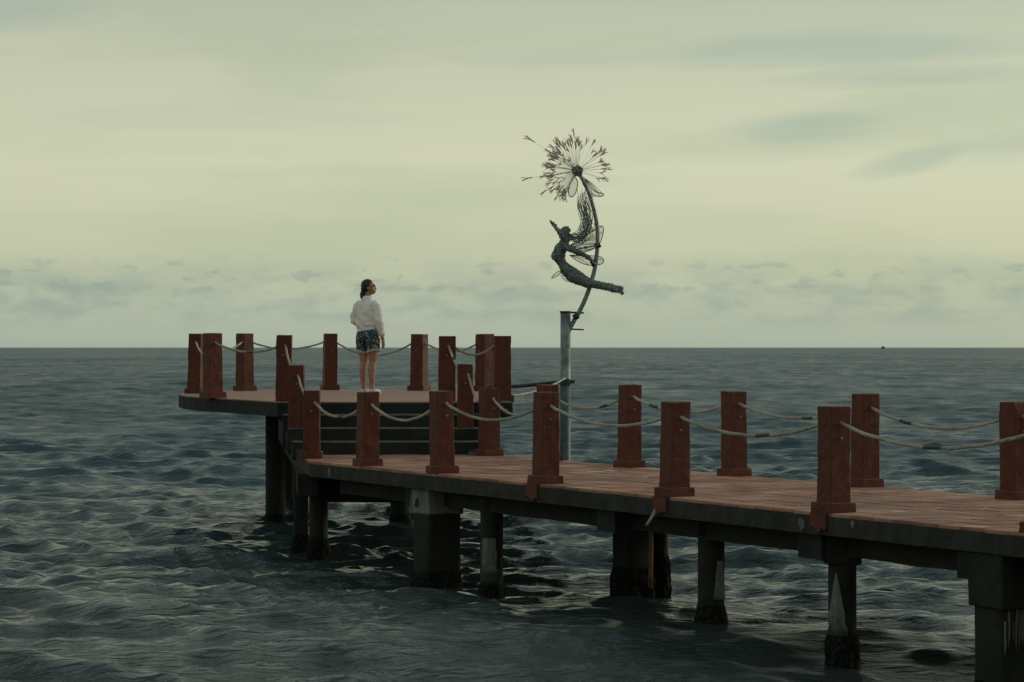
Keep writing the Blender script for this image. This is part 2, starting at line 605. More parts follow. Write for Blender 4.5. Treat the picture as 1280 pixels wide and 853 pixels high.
# ------------------------------------------------------------------ sea
def build_sea():
    r = [7.0]
    while r[-1] < 14:
        r.append(r[-1] * (1 + 1 / 60.0))
    while r[-1] < 600:
        f = (math.log(r[-1]) - math.log(14)) / (math.log(600) - math.log(14))
        r.append(r[-1] * (1 + 1 / (350.0 - 190.0 * f)))
    while r[-1] < 2500:
        r.append(r[-1] * (1 + 1 / 120.0))
    while r[-1] < 9500:
        r.append(r[-1] * 1.03)
    r = np.array([0.3, 2.0, 4.0, 5.5] + r)
    fine = np.linspace(-0.255, 0.255, 500)
    co, st = [0.255], fine[1] - fine[0]
    while co[-1] < 1.2:          # columns widen gradually to the sides
        st *= 1.022
        co.append(co[-1] + st)
    co = np.array(co[1:] + [1.45, 1.75, 2.1, 2.45, 2.8])
    th = np.concatenate([-co[::-1], fine, co, [math.pi]])
    nr, ntn = len(r), len(th)
    RR, TT = np.meshgrid(r, th, indexing='ij')
    X, Y = RR * np.sin(TT), RR * np.cos(TT)
    dr = np.gradient(r)[:, None] * np.ones_like(TT)
    dth = np.gradient(th)
    cell = np.maximum(dr, RR * np.abs(dth)[None, :])
    Z = np.zeros_like(X)
    DX = np.zeros_like(X)
    DY = np.zeros_like(X)
    J = np.zeros_like(X)
    gust = np.zeros_like(X)
    for k in range(10):
        lam = rng.uniform(7, 38)
        a = rng.uniform(0, 2 * math.pi)
        gust += np.sin(2 * math.pi / lam * (X * math.cos(a) + Y * math.sin(a)) + rng.uniform(0, 6.28))
    for k in range(8):
        lam = rng.uniform(45, 260)
        a = rng.uniform(0, 2 * math.pi)
        gust += 1.1 * np.sin(2 * math.pi / lam * (X * math.cos(a) + Y * math.sin(a)) + rng.uniform(0, 6.28))
    gust = np.clip(0.95 + 0.17 * gust, 0.6, 1.7)
    N = 170
    lost = np.zeros_like(X)
    for i in range(N):
        u = (i + rng.uniform()) / N
        lam = math.exp(math.log(0.28) + u * (math.log(14.0) - math.log(0.28)))
        k = 2 * math.pi / lam
        spread = 0.60 - 0.25 * u
        a = -math.pi / 2 - 0.18 + rng.normal() * spread
        slope = 0.030 if lam < 0.9 else 0.030 * (0.9 / lam) ** 0.70
        amp = slope / k
        wgt = np.clip((lam / cell - 1.4) / 1.6, 0, 1)
        if lam < 2.5:
            wgt = wgt * gust
        lost += 0.5 * slope * slope * (1 - np.clip(wgt, 0, 1) ** 2)
        ph = k * (X * math.cos(a) + Y * math.sin(a)) + rng.uniform(0, 6.28)
        s, c = np.sin(ph), np.cos(ph)
        Z += wgt * amp * s
        DX += wgt * amp * c * math.cos(a)
        DY += wgt * amp * c * math.sin(a)
        if lam > 0.8:
            J += wgt * slope * s
    chop = 0.75
    X2, Y2 = X + chop * DX, Y + chop * DY
    foam = np.clip((J - 0.62) / 0.2, 0, 1)
    print('slope rms', float(np.sqrt(lost.max())))
    n = nr * ntn
    co3 = np.empty((n, 3), dtype=np.float32)
    co3[:, 0], co3[:, 1], co3[:, 2] = X2.ravel(), Y2.ravel(), Z.ravel()
    idx = np.arange(n).reshape(nr, ntn)
    nxt = np.roll(idx, -1, axis=1)
    quads = np.stack([idx[:-1], nxt[:-1], nxt[1:], idx[1:]], axis=-1).reshape(-1, 4)[:, ::-1]
    me = bpy.data.meshes.new('sea')
    me.vertices.add(n)
    me.vertices.foreach_set('co', co3.ravel())
    nq = len(quads)
    me.loops.add(nq * 4)
    me.polygons.add(nq)
    me.polygons.foreach_set('loop_start', np.arange(0, nq * 4, 4, dtype=np.int32))
    me.loops.foreach_set('vertex_index', quads.ravel().astype(np.int32))
    at = me.attributes.new('chop', 'FLOAT', 'POINT')
    at.data.foreach_set('value', (0.75 * lost * gust ** 0.8).ravel().astype(np.float32))
    at = me.attributes.new('foam', 'FLOAT', 'POINT')
    at.data.foreach_set('value', foam.ravel().astype(np.float32))
    me.polygons.foreach_set('use_smooth', np.ones(nq, dtype=bool))
    me.update(calc_edges=True)
    me.validate()
    if me.polygons[nq // 2].normal.z < 0:
        me.flip_normals()
    o = link('sea', me, SEA)
    o['kind'] = 'structure'
    return o


build_sea()

# ------------------------------------------------------------------ plan of the pier
DECK = 1.255          # depth of the walkway surface below the eye
PLAT = 0.655          # depth of the platform surface below the eye
ZD, ZP = EYE - DECK, EYE - PLAT
A = Vector((-2.21, 26.5))
TH = R(29.0)
U = Vector((math.sin(TH), -math.cos(TH)))     # along the walkway, towards the shore
NV = Vector((math.cos(TH), math.sin(TH)))     # across it, towards the open sea
WID = 2.5
LEN = 17.5


def pw(t, w_):
    return A + U * t + NV * w_


def t_for_px(px, w_):
    lo, hi = -4.0, 15.0
    for _ in range(60):
        mid = (lo + hi) / 2
        p = pw(mid, w_)
        if 640 + F * p.x / p.y < px:
            lo = mid
        else:
            hi = mid
    return lo


# deck outline in plan
deck_poly = [pw(0, 0), pw(LEN, 0), pw(LEN, WID)]
far_start = Vector((-0.10, 28.35))
tf = (far_start - A).dot(U)
deck_poly += [pw(tf, WID), Vector((-0.30, 28.42)), Vector((-2.52, 28.42))]
deck_xy = [(p.x, p.y) for p in deck_poly]

pier = thing('walkway_pier', 'narrow concrete walkway on piles, paved with reddish tiles, leading to the stairs', 'pier', (0, 0, 0))
mb = MB()
mb.prism(deck_xy, ZD - 0.165, ZD - 0.024)
me = mb.mesh('slab')
rough_mesh(me, 0.28, 0.010, 2.3, 3.0, 0.5)
link('slab', me, CONC, pier)

# beams below the slab
ZB = EYE - 1.60


def beam(p0, p1, wd, z0, z1, seed):
    d = (p1 - p0).normalized()
    n = Vector((-d.y, d.x)) * (wd / 2)
    m_ = MB()
    m_.prism([tuple(p0 + n), tuple(p0 - n), tuple(p1 - n), tuple(p1 + n)], z0, z1)
    me_ = m_.mesh('beam')
    rough_mesh(me_, 0.3, 0.010, 2.0, seed)
    return link('beam', me_, CONC_DARK, pier)


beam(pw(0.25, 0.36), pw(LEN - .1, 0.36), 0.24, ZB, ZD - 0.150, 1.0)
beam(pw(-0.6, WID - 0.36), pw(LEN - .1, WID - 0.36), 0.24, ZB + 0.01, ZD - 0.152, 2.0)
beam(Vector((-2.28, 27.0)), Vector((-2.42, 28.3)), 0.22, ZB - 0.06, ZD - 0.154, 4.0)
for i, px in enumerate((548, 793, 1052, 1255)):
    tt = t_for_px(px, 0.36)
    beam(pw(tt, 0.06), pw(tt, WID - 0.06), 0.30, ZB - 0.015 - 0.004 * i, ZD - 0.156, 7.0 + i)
beam(Vector((-2.33, 28.16)), Vector((-0.40, 28.16)), 0.30, EYE - 1.80, ZD - 0.158, 5.0)


# piles
def pile_mesh(rad, ztop, square=False, seed=0.0, n=18):
    m_ = MB()
    rings = []
    zs = np.linspace(-1.6, ztop, 26)
    for z in zs:
        ring = []
        for k in range(n):
            a = 2 * math.pi * k / n + (math.pi / 4)
            rr = rad
            if square:
                ca, sa = abs(math.cos(a - math.pi / 4)), abs(math.sin(a - math.pi / 4))
                rr = rad / (ca ** 8 + sa ** 8) ** (1 / 8)
            p = Vector((math.cos(a - math.pi / 4) * rr, math.sin(a - math.pi / 4) * rr, z))
            rr2 = 1 + 0.035 * mnoise.noise(Vector((p.x * 6 + seed, p.y * 6, z * 2.2)))
            ring.append((p.x * rr2, p.y * rr2, z))
        rings.append(ring)
    m_.loft(rings)
    return m_.mesh('pile', not square)


def crust_mesh(rad, seed, square=False, top=0.2):
    m_ = MB()
    rings = []
    n = 40
    for j, z in enumerate(np.linspace(-0.5, top, 22)):
        ring = []
        fade = min(1.0, (top - z) / 0.14)
        for k in range(n):
            a = 2 * math.pi * k / n
            rr = rad
            if square:
                rr = rad / (abs(math.cos(a)) ** 8 + abs(math.sin(a)) ** 8) ** (1 / 8)
            q_ = Vector((math.cos(a) * 4 + seed, math.sin(a) * 4, z * 9))
            bumpv = 0.5 + 0.5 * mnoise.noise(q_) + 0.35 * mnoise.noise(q_ * 2.7)
            rr += (-0.004 if fade <= 0 else 0.0) + max(0, bumpv) * 0.045 * fade + 0.004 * fade
            ring.append((rr * math.cos(a), rr * math.sin(a), z + 0.03 * mnoise.noise(Vector((a * 3, seed, 1)))))
        rings.append(ring)
    m_.loft(rings)
    return m_.mesh('barnacle_crust')


def pile(parent, p, rad, ztop, square=False, rz=0.0, seed=0.0, m_=None, crust_top=0.2):
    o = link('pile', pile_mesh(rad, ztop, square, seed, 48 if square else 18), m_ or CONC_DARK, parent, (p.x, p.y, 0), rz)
    link('barnacle_crust', crust_mesh(rad, seed, square, crust_top), CRUST, o)
    return o


ZU = ZD - 0.16
pF = pile(pier, pw(t_for_px(614.5, 0.30), 0.30), 0.112, ZU, seed=3.1, crust_top=0.12)
pI = pile(pier, pw(t_for_px(889, 0.34), 0.34), 0.113, ZU, seed=5.7, crust_top=0.26)
pJ = pile(pier, pw(t_for_px(1053, 0.28), 0.28), 0.108, ZU, seed=8.2, crust_top=0.24)
pile(pier, Vector((-2.25, 28.1)), 0.108, ZB, seed=11.0)
pile(pier, Vector((-2.49, 28.55)), 0.085, ZB + 0.2, True, 0.1, seed=12.0)
pE = pile(pier, pw(t_for_px(546, 0.26), 0.26), 0.190, ZU, True, TH, seed=14.0, crust_top=0.16)
pG = pile(pier, Vector((1.16, 23.3)), 0.15, ZU, True, TH, seed=15.0, m_=CONC_DARK, crust_top=0.3)
pH = pile(pier, Vector((1.44, 23.45)), 0.075, ZU, False, 0, seed=16.0, m_=CONC_DARK, crust_top=0.4)
pK = pile(pier, pw(t_for_px(1256, 0.20), 0.20), 0.160, ZU, True, TH, seed=18.0, crust_top=0.1)
for tt, ww in ((12.3, .3), (14.4, .3), (16.5, .3), (12.6, 1.4), (15.4, 1.4)):
    pile(pier, pw(tt, ww), 0.112, ZU, seed=20 + tt)


def cap(parent_p, half, z0, z1, m_, seed):
    m2_ = MB()
    m2_.box((0, 0, (z0 + z1) / 2), (half * 2, half * 2, z1 - z0))
    me_ = rough_mesh(bevel(m2_.mesh('pile_cap'), 0.012), 0.09, 0.008, 6.0, seed)
    return link('pile_cap', me_, m_, parent_p)


cap(pE, 0.203, EYE - 1.68, ZU - 0.002, CONC_PALE, 3.0)
cap(pK, 0.185, EYE - 1.80, ZU - 0.002, CONC_DARK, 4.0)
cap(pJ, 0.135, EYE - 1.66, ZU - 0.002, CONC_DARK, 5.0)
cap(pI, 0.125, EYE - 1.56, ZU - 0.002, CONC_DARK, 6.0)


# pale patches where the render has come off the piles (thin shells proud of the surface)
def pale_patch(parent_p, rad, a0, a1, z0, z1, shape, seed, m_=CONC_PALE):
    m2_ = MB()
    rings = []
    nz, na = 14, 12
    for j in range(nz + 1):
        f = j / nz
        hw = shape(f)
        mid = (a0 + a1) / 2
        ring_o, ring_i = [], []
        for k in range(na + 1):
            a = mid + (k / na - 0.5) * (a1 - a0) * hw * (1 + 0.2 * mnoise.noise(Vector((f * 7, seed, 0))))
            z = z0 + (z1 - z0) * f
            ring_o.append((math.cos(a) * (rad + 0.007), math.sin(a) * (rad + 0.007), z))
            ring_i.append((math.cos(a) * (rad - 0.006), math.sin(a) * (rad - 0.006), z))
        rings.append(ring_o + ring_i[::-1])
    m2_.loft(rings)
    return link('bare_patch', m2_.mesh('bare_patch', False), m_, parent_p)


pale_patch(pJ, 0.112, R(195), R(282), 0.20, 0.68, lambda f: max(0.04, (1 - f) ** 0.8), 1.0, PLASTER)
pale_patch(pF, 0.116, R(215), R(300), 0.13, 0.55, lambda f: 1.0 - 0.25 * f, 2.0, CONC_PALE)
pale_patch(pI, 0.117, R(275), R(335), 0.30, 0.62, lambda f: 1.0 - 0.6 * f, 5.0, CONC_PALE)
for i in range(11):      # thin streaks of bare render on the wide near pile
    m2_ = MB()
    x0 = -0.14 + 0.24 * random.random()
    wd, z0, z1 = random.uniform(.004, .016), random.uniform(.28, .45), random.uniform(.5, .72)
    n_ = 6
    m2_.loft([[(x0 + mnoise.noise(Vector((k * .8, i, 0))) * .008 - wd / 2 * k2, -0.166, z0 + (z1 - z0) * k / n_),
               (x0 + mnoise.noise(Vector((k * .8, i, 0))) * .008 + wd / 2 * k2, -0.166, z0 + (z1 - z0) * k / n_),
               (x0 + wd / 2, -0.150, z0 + (z1 - z0) * k / n_), (x0 - wd / 2, -0.150, z0 + (z1 - z0) * k / n_)]
              for k, k2 in zip(range(n_ + 1), (.3, .8, 1, 1.1, 1, .7, .2))])
    link('bare_patch', m2_.mesh('bare_patch'), CONC_MID, pK)

# ochre pipe strapped to the middle pile
m2_ = MB()
m2_.tube([(0, 0, 0.10), (0.004, 0, 0.5), (0, 0, ZU - 0.01)], 0.022, 10)
link('drain_pipe', m2_.mesh('drain_pipe', True), YELLOW, pier, (1.325, 23.12, 0))

# chipped plaster showing on the slab face beside some posts
def slab_patch(px, dw, dh, z_off, seed):
    tt = t_for_px(px, 0.0)
    m3 = MB()
    nn = 34
    outer = []
    for k in range(nn):
        a = 2 * math.pi * k / nn
        rr = 1.0 + 0.8 * mnoise.noise(Vector((math.cos(a) * 1.6 + seed * 3.7, math.sin(a) * 1.6, seed))) + 0.08 * random.uniform(-1, 1)
        outer.append((math.cos(a) * dw * rr, math.sin(a) * dh * rr))
    front = [(x, -0.007, z) for x, z in outer]
    back = [(x, 0.02, z) for x, z in outer]
    m3.loft([front, back])
    p = pw(tt, 0.0)
    o = link('chipped_patch', m3.mesh('chipped_patch'), PLASTER, pier, (p.x, p.y, ZD - 0.09 + z_off))
    o.rotation_euler = (0, 0, math.atan2(U.y, U.x))


for a in ((1003, .034, .052, -.01, 1.3), (1066, .022, .03, .025, 2.6), (412, .02, .045, 0.0, 7.4), (668, .016, .05, 0.0, 3.3)):
    slab_patch(*a)


# paving tiles: 0.25 m squares along the walkway
def inside(p, poly):
    c = False
    n = len(poly)
    for i in range(n):
        x1, y1 = poly[i]
        x2, y2 = poly[(i + 1) % n]
        if (y1 > p[1]) != (y2 > p[1]) and p[0] < (x2 - x1) * (p[1] - y1) / (y2 - y1) + x1:
            c = not c
    return c


def clip_poly(sub, clip):
    # clip is convex counter-clockwise or clockwise; orientation handled
    area = sum(clip[i][0] * clip[(i + 1) % len(clip)][1] - clip[(i + 1) % len(clip)][0] * clip[i][1] for i in range(len(clip)))
    sg = 1 if area > 0 else -1
    out = sub
    for i in range(len(clip)):
        a, b_ = clip[i], clip[(i + 1) % len(clip)]
        ins = lambda p: sg * ((b_[0] - a[0]) * (p[1] - a[1]) - (b_[1] - a[1]) * (p[0] - a[0])) >= 0
        new = []
        for j in range(len(out)):
            p, q_ = out[j], out[(j + 1) % len(out)]
            ip, iq = ins(p), ins(q_)
            if ip:
                new.append(p)
            if ip != iq:
                d1 = (b_[0] - a[0]) * (p[1] - a[1]) - (b_[1] - a[1]) * (p[0] - a[0])
                d2 = (b_[0] - a[0]) * (q_[1] - a[1]) - (b_[1] - a[1]) * (q_[0] - a[0])
                s = d1 / (d1 - d2)
                new.append((p[0] + (q_[0] - p[0]) * s, p[1] + (q_[1] - p[1]) * s))
        out = new
        if len(out) < 3:
            return []
    return out


TS = 0.25
GAP = 0.014
tm = MB()
tm.box((0, 0, -0.011), (TS - GAP, TS - GAP, 0.030))
tile_me = bevel(tm.mesh('tile'), 0.005)
tile_me.materials.append(TILE)
rest = MB()
cells = []
for i in range(-16, int(LEN / TS)):
    for j in range(int(WID / TS)):
        c = pw((i + 0.5) * TS, (j + 0.5) * TS)
        h = (TS - GAP) / 2
        cor = [c + U * (a * h) + NV * (b_ * h) for a, b_ in ((-1, -1), (1, -1), (1, 1), (-1, 1))]
        if all(inside((p.x, p.y), deck_xy) for p in cor):
            px = 640 + F * c.x / c.y
            cells.append((c, px, True))
        else:
            poly = clip_poly([(p.x, p.y) for p in cor], deck_xy)
            if len(poly) >= 3:
                rest.prism(poly, ZD - 0.026, ZD + random.uniform(-0.003, 0.003))
full = sorted([c for c in cells if -20 < c[1] < 1300], key=lambda c: c[0].y)
singles = full[:298]
sset = set(id(c) for c in singles)
for c in cells:
    p = c[0]
    if id(c) in sset:
        o = bpy.data.objects.new('tile', tile_me)
        COL.objects.link(o)
        o.parent = pier
        o.location = (p.x, p.y, ZD + random.uniform(-0.004, 0.003))
        o.rotation_euler = (random.uniform(-.008, .008), random.uniform(-.008, .008), math.atan2(U.y, U.x))
    else:
        rest.box((p.x, p.y, ZD - 0.011 + random.uniform(-0.003, 0.003)), (TS - GAP, TS - GAP, 0.030), math.atan2(U.y, U.x))
o = link('tile_field', rest.mesh('tile_field'), TILE, pier)
o['kind'] = 'stuff'

# ------------------------------------------------------------------ platform
def px_on(px, py, depth):
    s = (py - HORIZON) / depth
    d = F / s
    return Vector(((px - 640) * d / F, d))


ctrl = [Vector((-2.80, 28.86)), Vector((-3.12, 29.6)), Vector((-3.5, 30.45)), Vector((-4.0, 31.45)), Vector((-4.45, 32.7)), Vector((-4.70, 34.2)),
        Vector((-4.66, 35.5)), Vector((-4.35, 36.6)), Vector((-3.75, 37.2)), Vector((-2.8, 37.45)), Vector((-1.6, 37.35)),
        Vector((-0.7, 36.95)), Vector((-0.12, 36.1)), Vector((0.0, 34.4)), Vector((0.0, 31.6)), Vector((0.0, 28.86))]


def spline(pts, seg=5):
    out = []
    for i in range(len(pts) - 1):
        p0, p1, p2, p3 = pts[max(i - 1, 0)], pts[i], pts[i + 1], pts[min(i + 2, len(pts) - 1)]
        for k in range(seg):
            t = k / seg
            out.append(0.5 * ((2 * p1) + (p2 - p0) * t + (2 * p0 - 5 * p1 + 4 * p2 - p3) * t * t + (3 * p1 - p0 - 3 * p2 + p3) * t ** 3))
    out.append(pts[-1])
    return out


edge = spline(ctrl)
plat_xy = [(p.x, p.y) for p in edge]
plat = thing('viewing_platform', 'raised rounded concrete platform with reddish paving at the end of the walkway', 'platform', (0, 0, 0))
mb = MB()
mb.prism(plat_xy, ZP - 0.180, ZP - 0.014)
me = mb.mesh('slab')
rough_mesh(me, 0.4, 0.010, 2.0, 9.0, 0.4)
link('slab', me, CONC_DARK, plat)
cen = Vector((-2.3, 33.0))
inner = [(cen.x + (p[0] - cen.x) * 0.994, cen.y + (p[1] - cen.y) * 0.996) for p in plat_xy]
mb = MB()
mb.prism(inner, ZP - 0.02, ZP)
link('paving', mb.mesh('paving'), FARPAVE, plat)
for (x, y, sd_) in ((-3.22, 32.9, 31.), (-1.52, 32.9, 32.), (-3.3, 35.6, 33.), (-1.4, 35.6, 34.)):
    pile(plat, Vector((x, y)), 0.135 if y < 34 else 0.12, ZP - 0.17, seed=sd_, m_=CONC_DARK, crust_top=0.15)
for y in (32.9, 35.6):
    m2_ = MB()
    m2_.box((-2.35, y, ZP - 0.26), (1.75, 0.22, 0.17))
    link('beam', rough_mesh(m2_.mesh('beam'), 0.4, 0.008, 2, y), CONC_DARK, plat)
# broken corner by the last post
m2_ = MB()
m2_.ball((-0.075, 28.95, ZP - 0.09), (0.10, 0.10, 0.11), 10, 7)
link('broken_corner', rough_mesh(m2_.mesh('broken_corner'), 0.06, 0.03, 9, 2.0), CONC_PALE, plat)

# ------------------------------------------------------------------ stairs
stair = thing('stair_flight', 'flight of dark concrete steps between the walkway and the platform', 'stairs', (0, 0, 0))
xl = [-2.72, -2.64, -2.56]
xr = [-0.38, -0.39, -0.345]
for i in range(3):
    z1 = ZP - 0.15 * (i + 1)
    y0 = 28.86 - 0.255 * (i + 1)
    m2_ = MB()
    m2_.prism([(xl[i], y0), (xr[i], y0), (xr[i], 28.85 - 0.255 * i), (xl[i], 28.85 - 0.255 * i)], z1 - 0.40 + 0.1 * i, z1)
    me_ = bevel(m2_.mesh('step'), 0.012)
    rough_mesh(me_, 0.2, 0.006, 3.0, i * 3.0, 0.4)
    link('step', me_, CONC_DARK, stair)
    m2_ = MB()
    m2_.box(((xl[i] + xr[i]) / 2, y0 + 0.125, z1 + 0.001), (xr[i] - xl[i] - 0.02, 0.245, 0.012))
    link('tread', rough_mesh(m2_.mesh('tread'), 0.2, 0.003, 3.0, i * 5.0, 0.6), CONC_MID, stair)  # thin tread top in a lighter concrete than the step below
# riser below the lip of the platform
m2_ = MB()
m2_.prism([(-2.76, 28.865), (-0.37, 28.865), (-0.37, 29.1), (-2.76, 29.1)], ZP - 0.45, ZP - 0.182)
link('riser', rough_mesh(m2_.mesh('riser'), 0.25, 0.006, 3, 1.), CONC_DARK, stair)
# sloping stringer at either side
for side, (x0, x1, th_) in enumerate(((-2.80, -2.40, 0.12), (-0.46, -0.52, 0.12))):
    m2_ = MB()
    top0, top1 = ZP - 0.19, ZP - 0.66
    a = [(x0, 28.98, top0), (x0 + th_, 28.98, top0), (x0 + th_, 28.98, top0 - 0.26), (x0, 28.98, top0 - 0.26)]
    b_ = [(x1, 27.75, top1), (x1 + th_, 27.75, top1), (x1 + th_, 27.75, top1 - 0.26), (x1, 27.75, top1 - 0.26)]
    m2_.loft([a, b_])
    link('stringer', rough_mesh(m2_.mesh('stringer'), 0.2, 0.006, 3, side * 4.), CONC, stair)

# ------------------------------------------------------------------ bollards
POST_W = 0.182


def bollard(p, zbase, h, rz, label, group, w_=POST_W, base=True, skirt=None, bolt_side=0.0):
    r_ = thing('bollard', label, 'bollard', (p.x, p.y, zbase), rz, group)
    sd_ = random.uniform(0, 90)
    m_ = MB()
    lean = (random.uniform(-.014, .014), random.uniform(-.012, .012))
    rings = []
    for z, k in ((0.0, 1.06), (h * 0.4, 1.02), (h - 0.001, 1.0)):
        hw = w_ / 2 * k
        ox, oy = lean[0] * z / h, lean[1] * z / h
        rings.append([(ox - hw, oy - hw, z), (ox + hw, oy - hw, z), (ox + hw, oy + hw, z), (ox - hw, oy + hw, z)])
    m_.loft(rings)
    me_ = bevel(m_.mesh('post'), 0.009, 2)
    rough_mesh(me_, 0.07, 0.0065, 6.0, sd_)
    link('post', me_, RED, r_)
    if base:
        m_ = MB()
        bw = w_ * 1.38
        m_.loft([[(-bw / 2, -bw / 2, -0.004), (bw / 2, -bw / 2, -0.004), (bw / 2, bw / 2, -0.004), (-bw / 2, bw / 2, -0.004)],
                 [(-bw * .49, -bw * .49, .078), (bw * .49, -bw * .49, .078), (bw * .49, bw * .49, .078), (-bw * .49, bw * .49, .078)]])
        me_ = bevel(m_.mesh('base'), 0.006)
        rough_mesh(me_, 0.07, 0.006, 8.0, sd_ + 3)
        link('base', me_, RED, r_)
    if skirt is not None:
        m_ = MB()
        # red paint-and-plaster tongue running down over the slab face
        pts = []
        for k in range(9):
            x = -0.085 + 0.17 * k / 8
            pts.append((x, -0.115 - 0.03 * abs(mnoise.noise(Vector((k * 0.9, sd_, 0))))))
        prof = [(-0.09, 0.01), *[(x, z) for x, z in pts], (0.09, 0.01)]
        o_, i_ = [], []
        for x, z in prof:
            o_.append((skirt - 0.018, -x, z))
            i_.append((skirt + 0.02, -x, z))
        m_.loft([o_, i_])
        link('painted_skirt', m_.mesh('painted_skirt'), RED, r_)
    # small bolt heads below the rope holes
    for a in (bolt_side, bolt_side + math.pi):
        m_ = MB()
        d = Vector((math.cos(a), math.sin(a), 0))
        c0 = d * (w_ / 2 - 0.002) + Vector((0, 0, h * 0.70))
        m_.tube([c0, c0 + d * 0.014, c0 + d * 0.018], [0.010, 0.010, 0.006], 8)
        link('bolt', m_.mesh('bolt'), BOLT, r_)
    return r_


ORD = ['first', 'second', 'third', 'fourth', 'fifth', 'sixth', 'seventh', 'eighth']
UA = math.atan2(U.y, U.x)
G_W = 'red bollards lining the walkway'
G_P = 'red bollards around the platform'
G_S = 'red bollards beside the stairs'
near_chain, far_chain = [], []       # (position, z of rope hole, half width)

HOLE = 0.125
# beside the stairs and the corner, on the side away from the sculpture
def put(chain, p, zb, h, rz, label, group, **kw):
    bollard(p, zb, h, rz, label, group, **kw)
    chain.append((Vector((p.x, p.y, zb + h - HOLE)), kw.get('w_', POST_W) / 2))


near_chain_defs = []
put(near_chain, Vector((-2.752, 29.16)), ZP, 0.80, 0.03, 'red bollard at the stair head, on the side away from the winged sculpture', G_P, base=False, bolt_side=-1.57)
put(near_chain, Vector((-2.53, 28.45)), ZP - 0.30, 0.745, 0.0, 'red bollard halfway down the stairs, on the side away from the winged sculpture', G_S, base=False, bolt_side=-1.57)
put(near_chain, Vector((-2.262, 27.28)), ZD, 0.765, 0.02, 'red bollard at the foot of the stairs, on the side away from the winged sculpture', G_S, bolt_side=-1.57)
for i, (px, top) in enumerate(((459.5, 490), (553, 489), (682, 490), (843, 502), (1042, 508))):
    tt = t_for_px(px, 0.13)
    p = pw(tt, 0.13)
    s = F / p.y
    h = DECK - (top - HORIZON) / s
    put(near_chain, p, ZD, h, UA, f'red bollard on the walkway edge away from the sculpture, {ORD[i]} past the stair foot', G_W, skirt=-0.13 if False else None)
tts = t_for_px(1042, 0.13)
tts = t_for_px(1306, 0.13)
for k in range(1, 4):
    put(near_chain, pw(tts + 2.2 * (k - 1), 0.13), ZD, 0.81, UA, f'red bollard on the walkway edge away from the sculpture, {ORD[4 + k]} past the stair foot', G_W)

put(far_chain, Vector((-0.788, 29.16)), ZP, 0.785, 0.06, 'red bollard at the stair head, on the side towards the winged sculpture', G_P, base=False, w_=0.2, bolt_side=-1.57)
put(far_chain, Vector((-0.548, 28.45)), ZP - 0.30, 0.755, 0.05, 'red bollard halfway down the stairs, on the side towards the winged sculpture', G_S, base=False, bolt_side=-1.57)
far_px = ((612, 485), (685, 481), (786.5, 481), (918, 489), (1081, 492), (1270, 502))
for i, (px, top) in enumerate(far_px):
    tt = t_for_px(px, WID - 0.13)
    p = pw(tt, WID - 0.13)
    s = F / p.y
    h = DECK - (top - HORIZON) / s
    put(far_chain, p, ZD, h, UA, f'red bollard on the walkway edge facing the sculpture, {ORD[i]} from the stairs', G_W)
ttf = t_for_px(1270, WID - 0.13)
for k in range(1, 3):
    put(far_chain, pw(ttf + 2.1 * k, WID - 0.13), ZD, 0.8, UA, f'red bollard on the walkway edge facing the sculpture, {ORD[5 + k]} from the stairs', G_W)

plat_defs = [((-3.86, 31.2), 0.835, 'red bollard on the rounded platform edge, next past the stair-head bollard', 0.19),
             ((-4.46, 34.1), 0.845, 'red bollard on the outermost bulge of the rounded platform', 0.185),
             ((-4.00, 36.2), 0.86, 'red bollard on the back platform edge where the bulge begins', 0.19),
             ((-2.775, 36.85), 0.86, 'red bollard on the back platform edge beside the standing person', 0.19),
             ((-1.40, 36.4), 0.85, 'red bollard on the back platform edge between the person and the sculpture', 0.20),
             ((-0.405, 36.0), 0.85, 'red bollard on the back platform corner closest to the steel post', 0.205),
             ((-0.130, 29.06), 0.79, 'red bollard over the broken concrete corner of the platform', 0.195)]
plat_chain = [near_chain[0]]
centre = Vector((-2.2, 33.2))
for (xy, h, lab, w_) in plat_defs:
    p = Vector(xy)
    d = (p - centre)
    put(plat_chain, p, ZP, h, math.atan2(d.y / 2.9, d.x / 1.7) if p.y > 30 else 0.22, lab, G_P, w_=w_)
plat_chain.append(far_chain[0])

# painted tongues over the slab edge below three near posts
for px in (682, 843, 1042):
    tt = t_for_px(px, 0.13)
    p = pw(tt, 0.0)
    m_ = MB()
    prof = [(-0.10, 0.004)] + [(-0.10 + 0.2 * k / 8, -0.10 - 0.035 * random.random() - (0.02 if 2 < k < 6 else 0)) for k in range(9)] + [(0.10, 0.004)]
    m_.loft([[(x, -0.020, z) for x, z in prof], [(x, 0.02, z) for x, z in prof]])
    o = link('painted_patch', m_.mesh('painted_patch'), RED, pier, (p.x, p.y, ZD - 0.004), UA)

